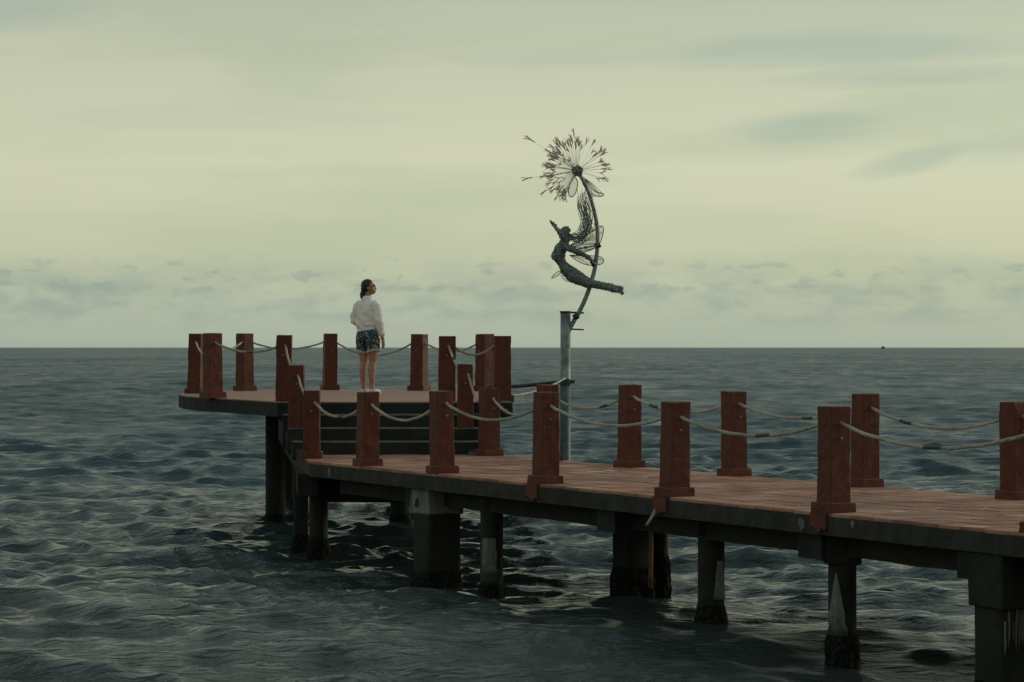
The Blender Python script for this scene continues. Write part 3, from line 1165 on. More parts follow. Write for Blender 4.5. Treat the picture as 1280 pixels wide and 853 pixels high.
# ------------------------------------------------------------------ ropes
def rope(a, ra, b_, rb, sag, label, group, splice=None, radius=0.0145):
    d = (b_ - a)
    dh = Vector((d.x, d.y, 0)).normalized()
    p0, p1 = a + dh * (ra - 0.01), b_ - dh * (rb - 0.01)
    n = 22
    pts = []
    for k in range(n + 1):
        t = k / n
        q_ = p0.lerp(p1, t)
        q_.z -= sag * 4 * t * (1 - t)
        j = Vector((mnoise.noise(Vector((k * .6, p0.x, 1))), mnoise.noise(Vector((k * .6, p0.x, 4))), mnoise.noise(Vector((k * .6, p0.x, 9))))) * 0.006
        pts.append(q_ + (j if 0 < k < n else Vector()))
    r_ = thing('rope', label, 'rope', tuple(p0), 0, group)
    m_ = MB()
    m_.tube([p - p0 for p in pts], radius, 9)
    link('strand', m_.mesh('strand', True), ROPE, r_)
    for kp in (Vector(), pts[-1] - p0):      # the knots that stop it at the holes
        m_ = MB()
        m_.ball(kp, (0.021, 0.021, 0.019), 9, 6)
        link('end_knot', m_.mesh('end_knot', True), ROPE, r_)
    if splice is not None:
        i0 = int(splice * n)
        m_ = MB()
        m_.tube([p - p0 for p in pts[i0:i0 + 3]], radius * 1.08, 9)
        link('splice', m_.mesh('splice', True), TAPE, r_)
    return r_


G_R = 'ropes strung between the bollards'
nn = ['from the stair-head bollard down to the mid-stair bollard', 'from the mid-stair bollard down to the stair-foot bollard',
      'from the stair-foot bollard to the first walkway bollard']
for i in range(len(near_chain) - 1):
    (a, ra), (b_, rb) = near_chain[i], near_chain[i + 1]
    if i < 3:
        lab = 'pale rope ' + nn[i] + ', away from the sculpture'
    else:
        lab = f'pale sagging rope between {ORD[i - 3]} and {ORD[i - 2]} bollards of the edge away from the sculpture'
    rope(a, ra, b_, rb, (0.06, 0.06, 0.16, 0.17, 0.15, 0.13, 0.13, 0.15, .15, .15)[min(i, 9)], lab, G_R,
         splice=(None, None, 0.5, None, None, None, 0.55, 0.47, None, None)[min(i, 9)])
for i in range(len(far_chain) - 1):
    (a, ra), (b_, rb) = far_chain[i], far_chain[i + 1]
    if i == 0:
        lab = 'pale rope from the stair-head bollard down to the mid-stair bollard, facing the sculpture'
    elif i == 1:
        lab = 'pale rope from the mid-stair bollard to the walkway, facing the sculpture'
    else:
        lab = f'pale sagging rope between {ORD[i - 2]} and {ORD[i - 1]} bollards of the edge facing the sculpture'
    rope(a, ra, b_, rb, (0.05, 0.16, 0.20, 0.13, 0.12, 0.12, 0.14, .14, .14)[min(i, 8)], lab, G_R,
         splice=(0.3, None, 0.7, 0.72, 0.2, 0.55, 0.25, None, None)[min(i, 8)])
for i in range(len(plat_chain) - 1):
    (a, ra), (b_, rb) = plat_chain[i], plat_chain[i + 1]
    if i == 6:      # the seaward side has no rope between the corner bollard and the broken corner
        continue
    lab = ('pale rope from the stair-head bollard out to the rounded platform edge', 'short pale rope dipping round the bulge of the platform',
           'pale rope between the bulge bollard and the back edge', 'dark rope along the back edge where the bulge begins',
           'rope behind the standing person along the back platform edge', 'rope on the back edge between the person and the corner bollard', '',
           'pale rope between the stair-head bollard and the broken platform corner')[i]
    rope(a, ra, b_, rb, (0.10, 0.16, 0.13, 0.11, 0.20, 0.14, 0, 0.10)[i], lab, G_R, splice=(0.45, None, None, 0.4, None, None, None, None)[i], radius=0.014)

# frayed rope end sticking out under a walkway post
p = pw(t_for_px(840, 0.13), -0.03)
m_ = MB()
m_.tube([(0, 0, 0), (-0.02, -0.05, -0.04), (-0.075, -0.11, -0.115)], [0.016, 0.015, 0.012], 8)
o = link('rope_end', m_.mesh('rope_end', True), ROPE, None, (p.x - 0.01, p.y - 0.02, ZD - 0.115))
tag(o, 'short stiff pale rope end jutting from the slab edge below a bollard', 'rope')

# ------------------------------------------------------------------ steel post, brace, mooring line
PD = 34.86
PX = P(706.5, 434, PD).x
ZT = P(706, 391, PD).z
post = thing('steel_post', 'tall galvanised steel post standing in the sea beside the platform, carrying the sculpture', 'post', (PX, PD, 0))
m_ = MB()
m_.tube([(0, 0, -1.6), (0, 0, 0.6), (0.004, 0, ZT)], 0.073, 20)
link('pipe', m_.mesh('pipe', True), GALV, post)
m_ = MB()
m_.tube([(0, 0, ZT - 0.004), (0, 0, ZT + 0.022)], 0.080, 20)
link('cap_plate', m_.mesh('cap_plate'), IRON, post)
m_ = MB()
zc = P(706, 477.5, PD).z
m_.tube([(0, 0, zc - 0.04), (0, 0, zc + 0.04)], 0.084, 20)
m_.box((0.105, 0, zc), (0.06, 0.05, 0.05))
link('clamp', m_.mesh('clamp'), IRON, post)
m_ = MB()
m_.tube([(0, 0, -1.5), (0, 0, zc - 0.045)], 0.0765, 20)
link('dark_coating', m_.mesh('dark_coating', True), simple('dark_coating', (0.055, 0.085, 0.085), 0.55, 0.0, 0.5, 7.0), post)
zr = P(706, 411.5, PD).z
m_ = MB()
m_.tube([(0.05, 0, zr), (0.27, 0.0, zr - 0.01)], 0.011, 8)
m_.tube([(-0.06, 0, ZT + 0.008), (0.27, 0.0, ZT - 0.004)], 0.013, 8)
link('bracket_rod', m_.mesh('bracket_rod', True), IRON, post)

m_ = MB()
e0 = Vector((-0.36, 35.9, ZP + 0.045))
e1 = Vector((PX - 0.06, PD, zc))
m_.tube([Vector((0, 0, 0)), (e1 - e0) * 0.5 + Vector((0, 0, -0.01)), e1 - e0], 0.026, 10)
br_ = thing('brace_bar', 'dark straight steel bar bracing the post to the platform', 'bar', tuple(e0))
link('bar', m_.mesh('bar', True), IRON, br_)
m_ = MB()
m_.box((0, 0.01, -0.02), (0.12, 0.10, 0.05))
link('foot_plate', m_.mesh('foot_plate'), IRON, br_)
rope(Vector((-0.06, 29.2, ZP + 0.06)), 0.06, Vector((PX, PD - 0.07, zc + 0.05)), 0.06, 0.05,
     'slack pale rope from the broken platform corner to the steel post', G_R, radius=0.015)

# ------------------------------------------------------------------ wire sculpture
def S(px, py, dy=0.0):
    """sculpture point from a pixel, relative to its root"""
    q_ = P(px, py, PD)
    return Vector((q_.x - PX, dy, q_.z - ZT))


scu = thing('wire_sculpture', 'dark wire winged figure leaning back on a curved stem with a round seed head', 'sculpture', (PX, PD, ZT))
stem_px = [(711, 413), (717, 402), (724, 390), (732, 373), (738, 356), (743, 338), (746, 318), (747, 298), (746, 280), (742, 261), (737, 244), (731, 230), (724, 217)]
stem_pts = spline([S(*p) for p in stem_px], 4)
m_ = MB()
m_.tube(stem_pts, [0.034 - 0.008 * i / len(stem_pts) for i in range(len(stem_pts))], 12)
stem = link('stem', m_.mesh('stem', True), WIRE, scu)
m_ = MB()
for (px, py, tilt) in ((720, 396, 0), (747, 307, 0), (742, 329, 0)):
    c = S(px, py)
    m_.tube([c + Vector((-0.035, 0, -0.02)), c + Vector((0.035, 0, 0.02))], 0.045, 10)
link('joint_collar', m_.mesh('joint_collar', True), IRON, stem)

# the figure: one continuous surface
B = MB()


def limb(pts, rad, n=12, flat=1.0):
    B.tube([S(*p) for p in pts], rad, n, True, 0, flat)


def fig_ball(px, py, r_, dy=0.0):
    B.ball(S(px, py, dy), r_, 12, 9)


# torso, arched backwards
limb([(703.5, 305, 0), (700, 312, 0), (698.5, 320, 0), (702, 329, 0), (708, 337, 0), (716, 344, 0), (725, 350, 0)],
     [0.05, 0.080, 0.084, 0.052, 0.078, 0.100, 0.082], 14, 1.3)
fig_ball(693.5, 320.5, 0.058, -0.05)
fig_ball(694.5, 320.5, 0.056, 0.06)
limb([(703.5, 307, 0), (704.5, 299, 0), (705.5, 294, 0)], [0.05, 0.036, 0.045])
B.ball(S(706.5, 289.5), (0.064, 0.060, 0.082), 14, 10, Matrix.Rotation(R(35), 3, 'Y'))
fig_ball(701, 294, 0.035)
# legs
for dy, ex, ey in ((-0.06, 779, 366.5), (0.06, 778.5, 360.5)):
    limb([(720, 346, dy * .8), (733, 353, dy), (745, 356, dy), (756, 358, dy * .8), (766, 362 if dy < 0 else 359, dy * .6), (773, 364.5 if dy < 0 else 360, dy * .5), (ex, ey, dy * .4)],
         [0.085, 0.072, 0.050, 0.050, 0.038, 0.024, 0.022], 12)
    fig_ball(ex - 1, ey, 0.028, dy * .4)
# arm reaching back to the stem, and its hand
limb([(706, 308, -0.08), (713, 312, -0.13), (725, 317, -0.12), (735, 322, -0.07), (741, 327, -0.03)], [0.045, 0.042, 0.033, 0.027, 0.018])
for k in range(4):
    limb([(740.5, 326 + k * .8, -0.045), (743, 328.5 + k * .9, -0.055), (745.5, 329 + k * 1.0, -0.03)], [0.013, 0.011, 0.008], 6)
limb([(740.5, 326, -0.02), (743.5, 325.5, 0.02), (745.5, 326.5, 0.04)], [0.013, 0.012, 0.009], 6)
# other arm raised past the face to a point
limb([(704, 308, 0.06), (708.5, 301, -0.02), (703, 294.5, -0.06), (697, 287.5, -0.07), (692, 281.5, -0.06), (687, 275.5, -0.05)], [0.045, 0.045, 0.040, 0.032, 0.024, 0.014])
fig_me = remesh(B, 0.013, 1, 'figure')
rough_mesh(fig_me, 1.0, 0.010, 38.0, 4.0)
fig = link('figure', fig_me, WIRE, scu)

# bundled wire over the body: a cage grown from the figure's own surface
cage = remesh(B, 0.034, 1, 'wire_cage')
bm = bmesh.new()
bm.from_mesh(cage)
bmesh.ops.triangulate(bm, faces=bm.faces[:])
segs = []
for e in bm.edges:
    if random.random() < 0.75:
        a, b_ = e.verts
        segs.append((a.co + a.normal * 0.006, b_.co + b_.normal * 0.006))
bm.free()
m_ = MB()
for a, b_ in segs:
    j = Vector((random.uniform(-1, 1), random.uniform(-1, 1), random.uniform(-1, 1))) * 0.012
    m_.tube([a + j, b_ - j], 0.0042, 4, True)
link('wire_wrap', m_.mesh('wire_wrap'), WIREFINE, fig)

# streaming hair
m_ = MB()
hair_axis = spline([S(*p) for p in ((706, 291), (713, 296), (722, 298), (730, 294), (735, 285), (734.5, 273), (731, 260), (729, 248), (730, 238))], 5)
for i in range(50):
    k = len(hair_axis)
    offs = Vector((random.gauss(0, 1), random.gauss(0, 1), random.gauss(0, 1)))
    ph, fr, am = random.uniform(0, 6.28), random.uniform(3, 8), random.uniform(0.01, 0.03)
    end = int(k * random.uniform(0.72, 1.0))
    start = random.choice([0, 0, 0, int(k * 0.15), int(k * .3)])
    pts = []
    for j in range(start, end):
        t = j / k
        spread = 0.018 + 0.030 * min(1, t * 1.8)
        wob = Vector((math.sin(ph + fr * t * 4), math.cos(ph * 1.3 + fr * t * 3), math.sin(ph * 2 + fr * t * 5))) * am
        pts.append(hair_axis[j] + offs * spread + wob)
    if len(pts) > 3:
        m_.tube(pts, 0.0036, 4)
# a few loose loops
for i in range(7):
    c = S(random.uniform(724, 738), random.uniform(248, 292))
    r_ = random.uniform(0.04, 0.11)
    rot = Matrix.Rotation(random.uniform(0, 3), 3, 'Z') @ Matrix.Rotation(random.uniform(0, 1.2), 3, 'X')
    m_.tube([c + rot @ Vector((math.cos(a) * r_ * .6, 0.02 * math.sin(a * 2), math.sin(a) * r_)) for a in np.linspace(0, 5.2, 18)], 0.0036, 4)
link('wire_hair', m_.mesh('wire_hair'), WIREFINE, fig)

# gauze for wings and leaves
m_, t_, b_ = mat('wire_gauze')
GAUZE = m_
FILA = simple('pale_filament', (0.45, 0.47, 0.42), 0.6, 0.0, 0.2, 9.0)
vor = nd(t_, 'ShaderNodeTexVoronoi')
vor.feature = 'DISTANCE_TO_EDGE'
vor.inputs['Scale'].default_value = 26.0
t_.links.new(obj_co(t_), vor.inputs['Vector'])
lines = math_n(t_, 'SUBTRACT', 1.0, smooth_n(t_, vor.outputs['Distance'], 0.02, 0.07))
t_.links.new(math_n(t_, 'ADD', math_n(t_, 'MULTIPLY', lines, 0.22), 0.09), b_.inputs['Alpha'])
b_.inputs['Base Color'].default_value = (0.16, 0.19, 0.18, 1)
b_.inputs['Roughness'].default_value = 0.5


def petal(name, outline, parent, wire=0.0065, veins=True, dy0=0.0, dy1=0.1):
    pts = spline([S(x, y, dy0 + (dy1 - dy0) * (i / len(outline))) for i, (x, y) in enumerate(outline + [outline[0]])], 5)
    m1 = MB()
    m1.tube(pts, wire, 5)
    if veins:
        root = pts[0]
        n = len(pts)
        for f in (0.3, 0.42, 0.55, 0.68):
            e = pts[int(n * f)]
            mid = root.lerp(e, 0.5) + Vector((0.01, 0, 0.015))
            m1.tube([root, mid, e], wire * 0.6, 4)
    o_ = link(name, m1.mesh(name, True), WIREFINE, parent)
    m1 = MB()
    c = sum(pts, Vector()) / len(pts)
    vs, fs = [c], []
    vs += pts[:-1]
    nn_ = len(pts) - 1
    fs = [(0, 1 + i, 1 + (i + 1) % nn_) for i in range(nn_)]
    m1.add(vs, fs)
    vs2 = [v + Vector((0, 0.004, 0)) for v in vs]
    m1.add(vs2, [tuple(reversed(f)) for f in fs])
    link('gauze', m1.mesh('gauze'), GAUZE, o_)
    return o_


petal('wing', [(712, 307), (725, 301), (738, 291), (748, 283.5), (754, 283), (754.5, 290), (751, 302), (744, 309), (728, 313)], scu, dy0=0.03, dy1=0.22)
petal('wing', [(712, 319), (720, 325), (730, 330), (742, 332), (752, 330), (755, 325), (751, 321), (740, 319.5), (726, 319)], scu, dy0=0.03, dy1=0.18)
petal('wing', [(711, 309), (722, 308), (735, 300), (745, 297), (748, 303), (743, 311), (730, 316), (720, 315)], scu, dy0=-0.05, dy1=-0.2)
petal('small_leaf', [(704, 338), (697, 340), (691, 345), (690, 348), (695, 346), (701, 342)], scu, 0.005, False)
petal('small_leaf', [(704, 339), (702, 346), (707, 351), (713, 352), (710, 346)], scu, 0.004, False)
m_ = MB()
m_.tube([S(700, 341, -0.1), S(704, 338.5, -0.05), S(709, 336, 0)], [0.008, 0.014, 0.010], 6)
m_.tube([S(720, 312, 0.04), S(732, 309.5, 0.03), S(747, 307, 0)], 0.010, 6)
m_.ball(S(732, 309.5, 0.03), 0.022, 8, 6)
link('support_rod', m_.mesh('support_rod', True), IRON, scu)

# seed head
HC = S(722, 213.5)
m_ = MB()
m_.ball((0, 0, 0), (0.072, 0.07, 0.066), 14, 10)
hub_me = m_.mesh('seed_hub', True)
for i in range(46):
    v = Vector((random.gauss(0, 1), random.gauss(0, 1), random.gauss(0, 1))).normalized()
    m_.ball(v * 0.074, random.uniform(0.012, 0.022), 6, 5)
hub = link('seed_hub', m_.mesh('seed_hub', True), WIRE, scu, tuple(HC))
petal('bract', [(718, 220), (712.5, 230), (710.5, 240), (712, 245.5), (716, 246), (720, 240), (722, 228)], scu, 0.007, False, -0.05, 0.0)
petal('bract', [(727, 220), (736, 230), (744, 239), (754, 242), (753, 245), (745, 244.5), (736, 239), (729, 230)], scu, 0.007, True, 0.05, 0.1)


def seed_mesh(k):
    rs = random.Random(k * 17 + 3)
    m1 = MB()
    ln = 1.0
    bend = rs.uniform(-.05, .05)
    m1.tube([(0, 0, 0.06), (bend, 0, 0.5), (0, 0, ln)], 0.0013 / 0.4, 4, mi=0)
    # ripe tuft: tapered body and a fan of bristles
    m1.tube([(0, 0, ln - 0.10), (0, 0, ln - 0.03), (0, 0, ln + 0.04)], [0.006, 0.022, 0.010], 6, mi=1)
    for i in range(6):
        a = rs.uniform(0, 6.28)
        sp = rs.uniform(0.03, 0.13)
        m1.tube([(0, 0, ln - 0.02), (math.cos(a) * sp * .6, math.sin(a) * sp * .6, ln + 0.09), (math.cos(a) * sp, math.sin(a) * sp, ln + rs.uniform(.10, .17))],
                [0.009, 0.009, 0.005], 4, mi=1)
    me_ = m1.mesh('seed')
    me_.materials.append(FILA)
    me_.materials.append(SEEDM)
    return me_


seed_mes = [seed_mesh(k) for k in range(5)]


def seed(dirv, length):
    o_ = bpy.data.objects.new('seed', random.choice(seed_mes))
    COL.objects.link(o_)
    o_.parent = scu
    o_.location = HC
    o_.rotation_euler = dirv.to_track_quat('Z', 'Y').to_euler()
    th_ = 0.42
    o_.scale = (th_, th_, length)
    return o_


count = 0
while count < 120:
    v = Vector((random.gauss(0, 1), random.gauss(0, 0.9), random.gauss(0, 1)))
    if v.length < 0.2:
        continue
    v.normalize()
    a = math.degrees(math.atan2(v.z, v.x))
    flat = math.hypot(v.x, v.z)
    if flat > 0.2:
        if -112 < a < -22:
            continue
        if -22 <= a < 0 and random.random() < 0.5:
            continue
        if 25 < a < 100 and random.random() < 0.35:
            continue
    if flat < 0.72 and random.random() < 0.8:
        continue
    L = random.uniform(0.34, 0.46)
    if 110 < a < 200 or a < -140:
        L = random.uniform(0.34, 0.52)
    elif a > 60:
        L = random.uniform(0.38, 0.50)
    seed(v, L)
    count += 1
for (px, py, dy) in ((659, 171, 0.1), (655, 224, -.05), (717, 163, 0.0), (677, 241, .1), (694, 249, -.1), (741, 246, 0.12)):
    d = S(px, py, dy) - HC
    seed(d.normalized(), d.length * 0.92)

# ------------------------------------------------------------------ the person
SKIN = simple('skin', (0.31, 0.16, 0.105), 0.5, 0, 0.10, 9.0)
HAIR = simple('black_hair', (0.012, 0.010, 0.010), 0.4, 0, 0.4, 40.0, 0.006)
SHOE = simple('white_canvas', (0.55, 0.53, 0.50), 0.7, 0, 0.1, 20)


def m_jacket():
    m, t, b = mat('cream_cotton')
    p = obj_co(t)
    n = noise_n(t, mapped(t, p, (6, 6, 9)), 1.0, 3, 0.5, 0.8)
    f = noise_n(t, p, 200.0, 2, 0.5)
    c = mix_n(t, smooth_n(t, n, 0.3, 0.7), (0.70, 0.65, 0.61), (0.80, 0.75, 0.71))
    t.links.new(c, b.inputs['Base Color'])
    b.inputs['Roughness'].default_value = 0.85
    bump(t, b, math_n(t, 'ADD', n, math_n(t, 'MULTIPLY', f, 0.03)), 0.006)
    return m


def m_shorts():
    m, t, b = mat('floral_cotton')
    p = obj_co(t)
    v = nd(t, 'ShaderNodeTexVoronoi')
    v.inputs['Scale'].default_value = 38.0
    v.inputs['Randomness'].default_value = 1.0
    t.links.new(p, v.inputs['Vector'])
    sp = nd(t, 'ShaderNodeSeparateColor')
    t.links.new(v.outputs['Color'], sp.inputs[0])
    flower = math_n(t, 'MULTIPLY', math_n(t, 'LESS_THAN', v.outputs['Distance'], 0.36), math_n(t, 'GREATER_THAN', sp.outputs[0], 0.30))
    c = mix_n(t, flower, (0.020, 0.040, 0.048), mix_n(t, sp.outputs[1], (0.40, 0.44, 0.44), (0.16, 0.24, 0.26)))
    t.links.new(c, b.inputs['Base Color'])
    b.inputs['Roughness'].default_value = 0.85
    n = noise_n(t, mapped(t, p, (18, 18, 6)), 1.0, 3, 0.5)
    bump(t, b, n, 0.02)
    return m


JACKET, SHORTS = m_jacket(), m_shorts()
per = thing('person', 'person seen from behind in pale jacket and dark floral shorts, looking aside to sea', 'person', (-2.025, 34.0, ZP), R(-36))


def ell(c, rx, ry, n=20, rot=0.0):
    return [(c[0] + rx * math.cos(2 * math.pi * k / n), c[1] + ry * math.sin(2 * math.pi * k / n), c[2]) for k in range(n)]


B = MB()
# torso
B.loft([ell((0, 0.0, 0.80), .130, .095), ell((0, -.005, .86), .148, .108), ell((0, 0, .95), .130, .098), ell((0, .005, 1.05), .125, .095), ell((0, .01, 1.18), .145, .105),
        ell((0, 0, 1.27), .135, .095), ell((0, -.01, 1.33), .095, .07), ell((0, -.005, 1.38), .05, .048)])
B.tube([(0, -.012, 1.36), (0, .0, 1.44), (0.0, .012, 1.50)], [.055, .048, .05], 14)
# legs
for s_ in (-1, 1):
    B.tube([(s_ * .085, 0, .86), (s_ * .088, .012, .70), (s_ * .085, .012, .56), (s_ * .082, .006, .465), (s_ * .082, -.018, .36), (s_ * .080, -.016, .25), (s_ * .078, -.006, .14), (s_ * .078, -.008, .06)],
           [.070, .080, .072, .056, .057, .048, .035, .038], 16)
    B.tube([(s_ * .078, -.03, .045), (s_ * .083, .06, .04), (s_ * .092, .15, .025)], [.042, .038, .025], 12)
# right arm hanging, hand relaxed
B.tube([(.12, -.01, 1.32), (.165, -.015, 1.265), (.202, -.03, 1.16), (.222, -.035, 1.05), (.235, -.01, .94), (.239, .025, .83), (.242, .04, .79)], [.045, .048, .045, .041, .037, .027, .026], 14)
B.tube([(.242, .04, .80), (.24, .05, .755), (.238, .055, .715)], [.026, .034, .030], 12, flat=.55)
for k, (dy, ln) in enumerate(((-.024, .055), (-.008, .068), (.009, .072), (.025, .062))):
    base_p = Vector((.238, .055 + dy, .72))
    B.tube([base_p, base_p + Vector((-.004, .006, -ln * .5)), base_p + Vector((-.018, .012, -ln))], [.0095, .0088, .0065], 8)
B.tube([(.235, .072, .765), (.222, .092, .735), (.215, .094, .700)], [.012, .011, .008], 8)
# left arm bent in front of the body, hand at the waist
B.tube([(-.12, -.01, 1.32), (-.165, -.02, 1.265), (-.207, -.03, 1.16), (-.222, -.03, 1.06), (-.19, .07, 1.02), (-.13, .15, 1.01)], [.045, .048, .045, .042, .036, .027], 14)
B.tube([(-.13, .15, 1.01), (-.095, .175, 1.01), (-.065, .185, 1.01)], [.026, .033, .028], 12, flat=.6)
for k, dz in enumerate((-.026, -.009, .008, .024)):
    base_p = Vector((-.062, .186, 1.01 + dz))
    B.tube([base_p, base_p + Vector((.03, .006, -.004)), base_p + Vector((.055, -.012, -.008))], [.0095, .0088, .0065], 8)
B.tube([(-.10, .17, 1.035), (-.078, .175, 1.062), (-.055, .172, 1.072)], [.012, .011, .008], 8)
# head, turned to the right shoulder; local head axes: +Y is the face
HT = Matrix.Translation((0.004, .018, 1.545)) @ Matrix.Rotation(R(-54), 4, 'Z') @ Matrix.Rotation(R(3), 4, 'X')


def hb(c, r_, mbx, n=14, m__=10):
    rot = HT.to_3x3()
    mbx.ball(HT @ Vector(c), r_, n, m__, rot)


hb((0, -.012, .02), (.073, .092, .088), B, 18, 12)         # skull
hb((0, .022, -.035), (.060, .066, .075), B)                # face
hb((0, .060, -.083), (.026, .024, .022), B)                # chin
B.tube([HT @ Vector(p) for p in ((0, .083, .018), (0, .094, -.012), (0, .101, -.030), (0, .090, -.040))], [.008, .010, .012, .008], 8)   # nose
hb((0, .086, -.060), (.022, .012, .007), B, 10, 6)         # upper lip
hb((0, .083, -.071), (.019, .011, .007), B, 10, 6)         # lower lip
hb((0, .080, .026), (.055, .012, .010), B, 10, 6)          # brow
for s_ in (-1, 1):
    hb((s_ * .075, -.008, -.018), (.010, .020, .030), B, 10, 8)   # ears
    hb((s_ * .042, .052, -.03), (.022, .022, .022), B, 10, 6)     # cheeks
body_me = remesh(B, 0.0062, 2, 'body')
body = link('body', body_me, SKIN, per)
# eyes and brows
m_ = MB()
for s_ in (-1, 1):
    hb((s_ * .031, .080, .004), (.010, .006, .0045), m_, 8, 6)
    m_.tube([HT @ Vector((s_ * .015, .090, .030)), HT @ Vector((s_ * .034, .086, .035)), HT @ Vector((s_ * .050, .072, .028))], [.0022, .0024, .0012], 5)
link('eyes', m_.mesh('eyes', True), HAIR, body)
m_ = MB()
hb((0, .092, -.066), (.018, .010, .006), m_, 8, 6)
link('lips', m_.mesh('lips', True), simple('lips', (0.22, 0.075, 0.065), 0.5), body)

# hair: cap drawn back over the ears into a low tail
H = MB()
hb((0, -.022, .030), (.083, .096, .092), H, 18, 12)
hb((0, -.045, -.01), (.076, .075, .080), H, 16, 10)
hb((0, -.075, -.065), (.050, .042, .055), H, 12, 8)
H.tube([HT @ Vector(p) for p in ((0, -.08, -.05), (0.005, -.105, -.10), (0.012, -.10, -.145), (.015, -.085, -.185))], [.04, .036, .034, .014], 10)
hair_me = remesh(H, 0.008, 2, 'hair')
bm = bmesh.new()
bm.from_mesh(hair_me)
inv = HT.inverted()
kill = []
for v in bm.verts:
    l = inv @ v.co
    if l.y > 0.018 + max(0, (l.z - 0.045)) * 1.1 and l.z < 0.10:
        kill.append(v)
    elif l.y > -0.006 and l.z < -0.045:
        kill.append(v)
bmesh.ops.delete(bm, geom=kill, context='VERTS')
for v in bm.verts:
    v.co += v.normal * (0.003 * mnoise.noise(v.co * 60))
bm.to_mesh(hair_me)
bm.free()
link('hair', hair_me, HAIR, body)

# jacket: loose blouson with gathered hem and full sleeves
J = MB()
J.loft([ell((0, .0, .925), .160, .124), ell((0, .0, .945), .172, .136), ell((0, -.004, 1.0), .184, .150), ell((0, -.006, 1.09), .180, .148), ell((0, -.004, 1.2), .172, .140),
        ell((0, -.006, 1.28), .160, .124), ell((0, -.01, 1.34), .125, .095), ell((0, -.008, 1.385), .078, .072), ell((0, -.004, 1.41), .064, .060)])
J.tube([(.11, -.01, 1.315), (.165, -.018, 1.265), (.205, -.03, 1.16), (.224, -.035, 1.06), (.236, -.012, .95), (.238, .018, .87), (.240, .033, .825)], [.070, .074, .066, .064, .060, .054, .034], 16)
J.tube([(-.11, -.01, 1.315), (-.165, -.02, 1.265), (-.21, -.03, 1.16), (-.225, -.035, 1.06), (-.195, .07, 1.02), (-.15, .135, 1.01)], [.070, .074, .066, .066, .060, .036], 16)
jk_me = remesh(J, 0.010, 3, 'jacket')
bm = bmesh.new()
bm.from_mesh(jk_me)
for v in bm.verts:
    c = v.co
    f1 = mnoise.noise(Vector((c.x * 7, c.y * 7, c.z * 15)))
    f2 = mnoise.noise(Vector((c.x * 14 + c.z * 18, c.y * 12, c.z * 24 - c.x * 14)))
    f3 = math.sin(c.z * 42 + c.x * 30 + 3 * mnoise.noise(c * 5)) * max(0, mnoise.noise(c * 6 + Vector((3, 1, 2))) + 0.25)
    v.co += v.normal * (0.008 * f1 + 0.003 * f2 + 0.011 * f3)
    if c.z < 1.03 and abs(c.x) < 0.19:
        v.co.z += 0.16 * c.x * min(1, (1.03 - c.z) / 0.09)
bm.to_mesh(jk_me)
bm.free()
jk = link('jacket', jk_me, JACKET, per)
# collar, lying open, and waistband
m_ = MB()
m_.loft([ell((0, -.012, 1.355), .098, .086), ell((0, -.010, 1.385), .084, .078), ell((0, -.006, 1.418), .070, .066), ell((0, -.006, 1.410), .062, .057), ell((0, -.008, 1.37), .06, .055)], True)
link('collar', m_.mesh('collar', True), JACKET, jk)
m_ = MB()
m_.loft([ell((0, 0, .905), .160, .124), ell((0, 0, .912), .172, .134), ell((0, 0, .945), .174, .136), ell((0, 0, .952), .150, .115)])
m_.v = [(x, y, z + 0.16 * x) for x, y, z in m_.v]
link('hem_band', m_.mesh('hem_band', True), JACKET, jk)

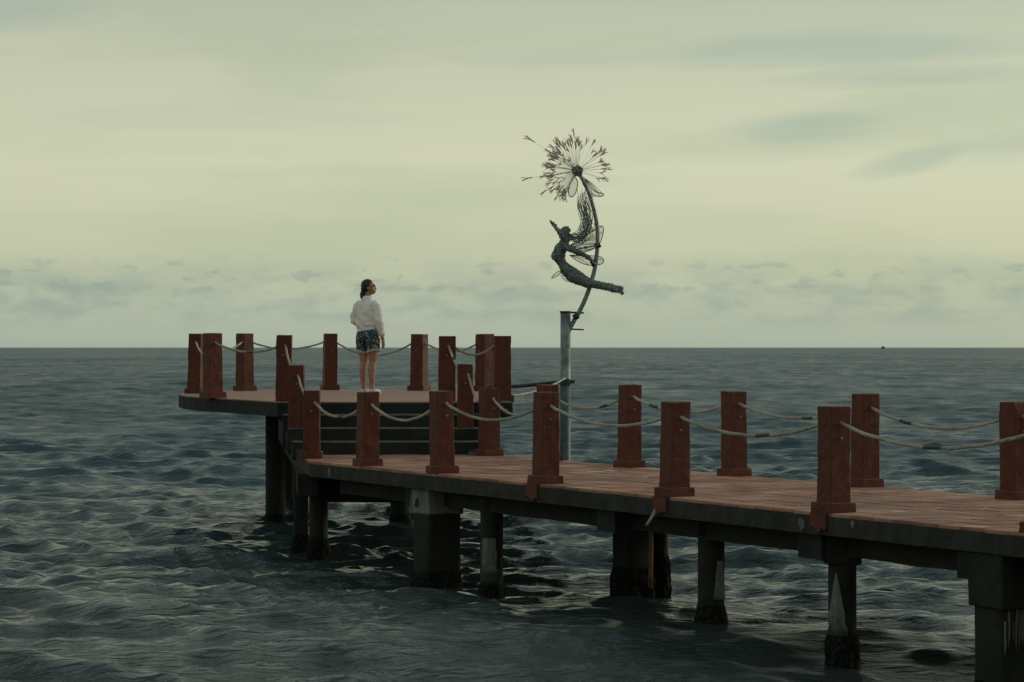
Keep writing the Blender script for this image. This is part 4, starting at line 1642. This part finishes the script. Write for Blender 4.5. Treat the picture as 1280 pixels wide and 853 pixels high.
# shorts with turned-up hems
Sh = MB()
Sh.loft([ell((0, 0, .93), .150, .115), ell((0, -.008, .88), .172, .138), ell((0, -.010, .82), .180, .145), ell((0, -.006, .77), .172, .132)])
for s_ in (-1, 1):
    Sh.loft([ell((s_ * .088, 0, .80), .095, .13), ell((s_ * .094, .004, .70), .088, .112), ell((s_ * .100, .006, .625), .090, .108)])
sh_me = remesh(Sh, 0.010, 2, 'shorts')
for v in sh_me.vertices:
    c = v.co
    if c.z < .72:
        c.z += 0.25 * (abs(c.x) - 0.10) * (0.72 - c.z) / 0.1
    v.co = c + v.normal * (0.007 * mnoise.noise(Vector((c.x * 16, c.y * 16, c.z * 7))))
sh = link('shorts', sh_me, SHORTS, per)
m_ = MB()
for s_ in (-1, 1):
    c = (s_ * .100, .006)
    m_.loft([ell((*c, .600), .087, .104, 24), ell((*c, .602), .094, .112, 24), ell((*c, .632), .094, .112, 24), ell((*c, .635), .086, .103, 24)])
m_.v = [(x, y, z + 0.25 * (abs(x) - 0.10)) for x, y, z in m_.v]
link('turned_hem', m_.mesh('turned_hem', True), simple('pale_hem', (0.42, 0.34, 0.28), 0.85), sh)

# shoes
for s_ in (-1, 1):
    m_ = MB()
    m_.tube([(s_ * .078, -.050, .036), (s_ * .079, -.02, .040), (s_ * .083, .06, .036), (s_ * .090, .12, .030), (s_ * .094, .16, .028)], [.034, .040, .040, .036, .022], 14)
    sm = remesh(m_, 0.008, 2, 'shoe')
    for v in sm.vertices:
        v.co.z = max(v.co.z, 0.018)
    so = link('shoe', sm, SHOE, per)
    m_ = MB()
    outl = []
    for k in range(20):
        a = 2 * math.pi * k / 20
        outl.append((s_ * .085 + .040 * math.cos(a), .052 + .130 * math.sin(a)))
    m_.prism(outl, 0.001, .024)
    link('sole', m_.mesh('sole'), SHOE, so)

per.scale = (0.975, 0.975, 0.968)

# ------------------------------------------------------------------ boat on the horizon
bd = 3600.0
bx = P(1103.5, 434, bd).x
boat = thing('fishing_boat', 'tiny dark fishing boat far off on the horizon', 'boat', (bx, bd, 0), R(25))
DARK = simple('dark_hull', (0.03, 0.035, 0.035), 0.7)
m_ = MB()
rings = []
for y, hw, z0, z1 in ((-4.2, 1.1, .2, 1.5), (-3, 1.5, -.3, 1.4), (0, 1.7, -.5, 1.4), (2.6, 1.3, -.4, 1.8), (4.4, .15, .4, 2.4)):
    rings.append([(-hw, y, z1), (-hw * .6, y, z0), (hw * .6, y, z0), (hw, y, z1)])
m_.loft(rings)
link('hull', m_.mesh('hull'), DARK, boat)
m_ = MB()
m_.box((0, -1.0, 2.3), (2.2, 2.8, 1.9))
m_.box((0, -1.0, 3.32), (2.5, 3.2, 0.14))
link('wheelhouse', m_.mesh('wheelhouse'), DARK, boat)
m_ = MB()
m_.tube([(0, 1.6, 1.2), (0, 1.6, 4.2)], .07, 6)
link('mast', m_.mesh('mast'), DARK, boat)
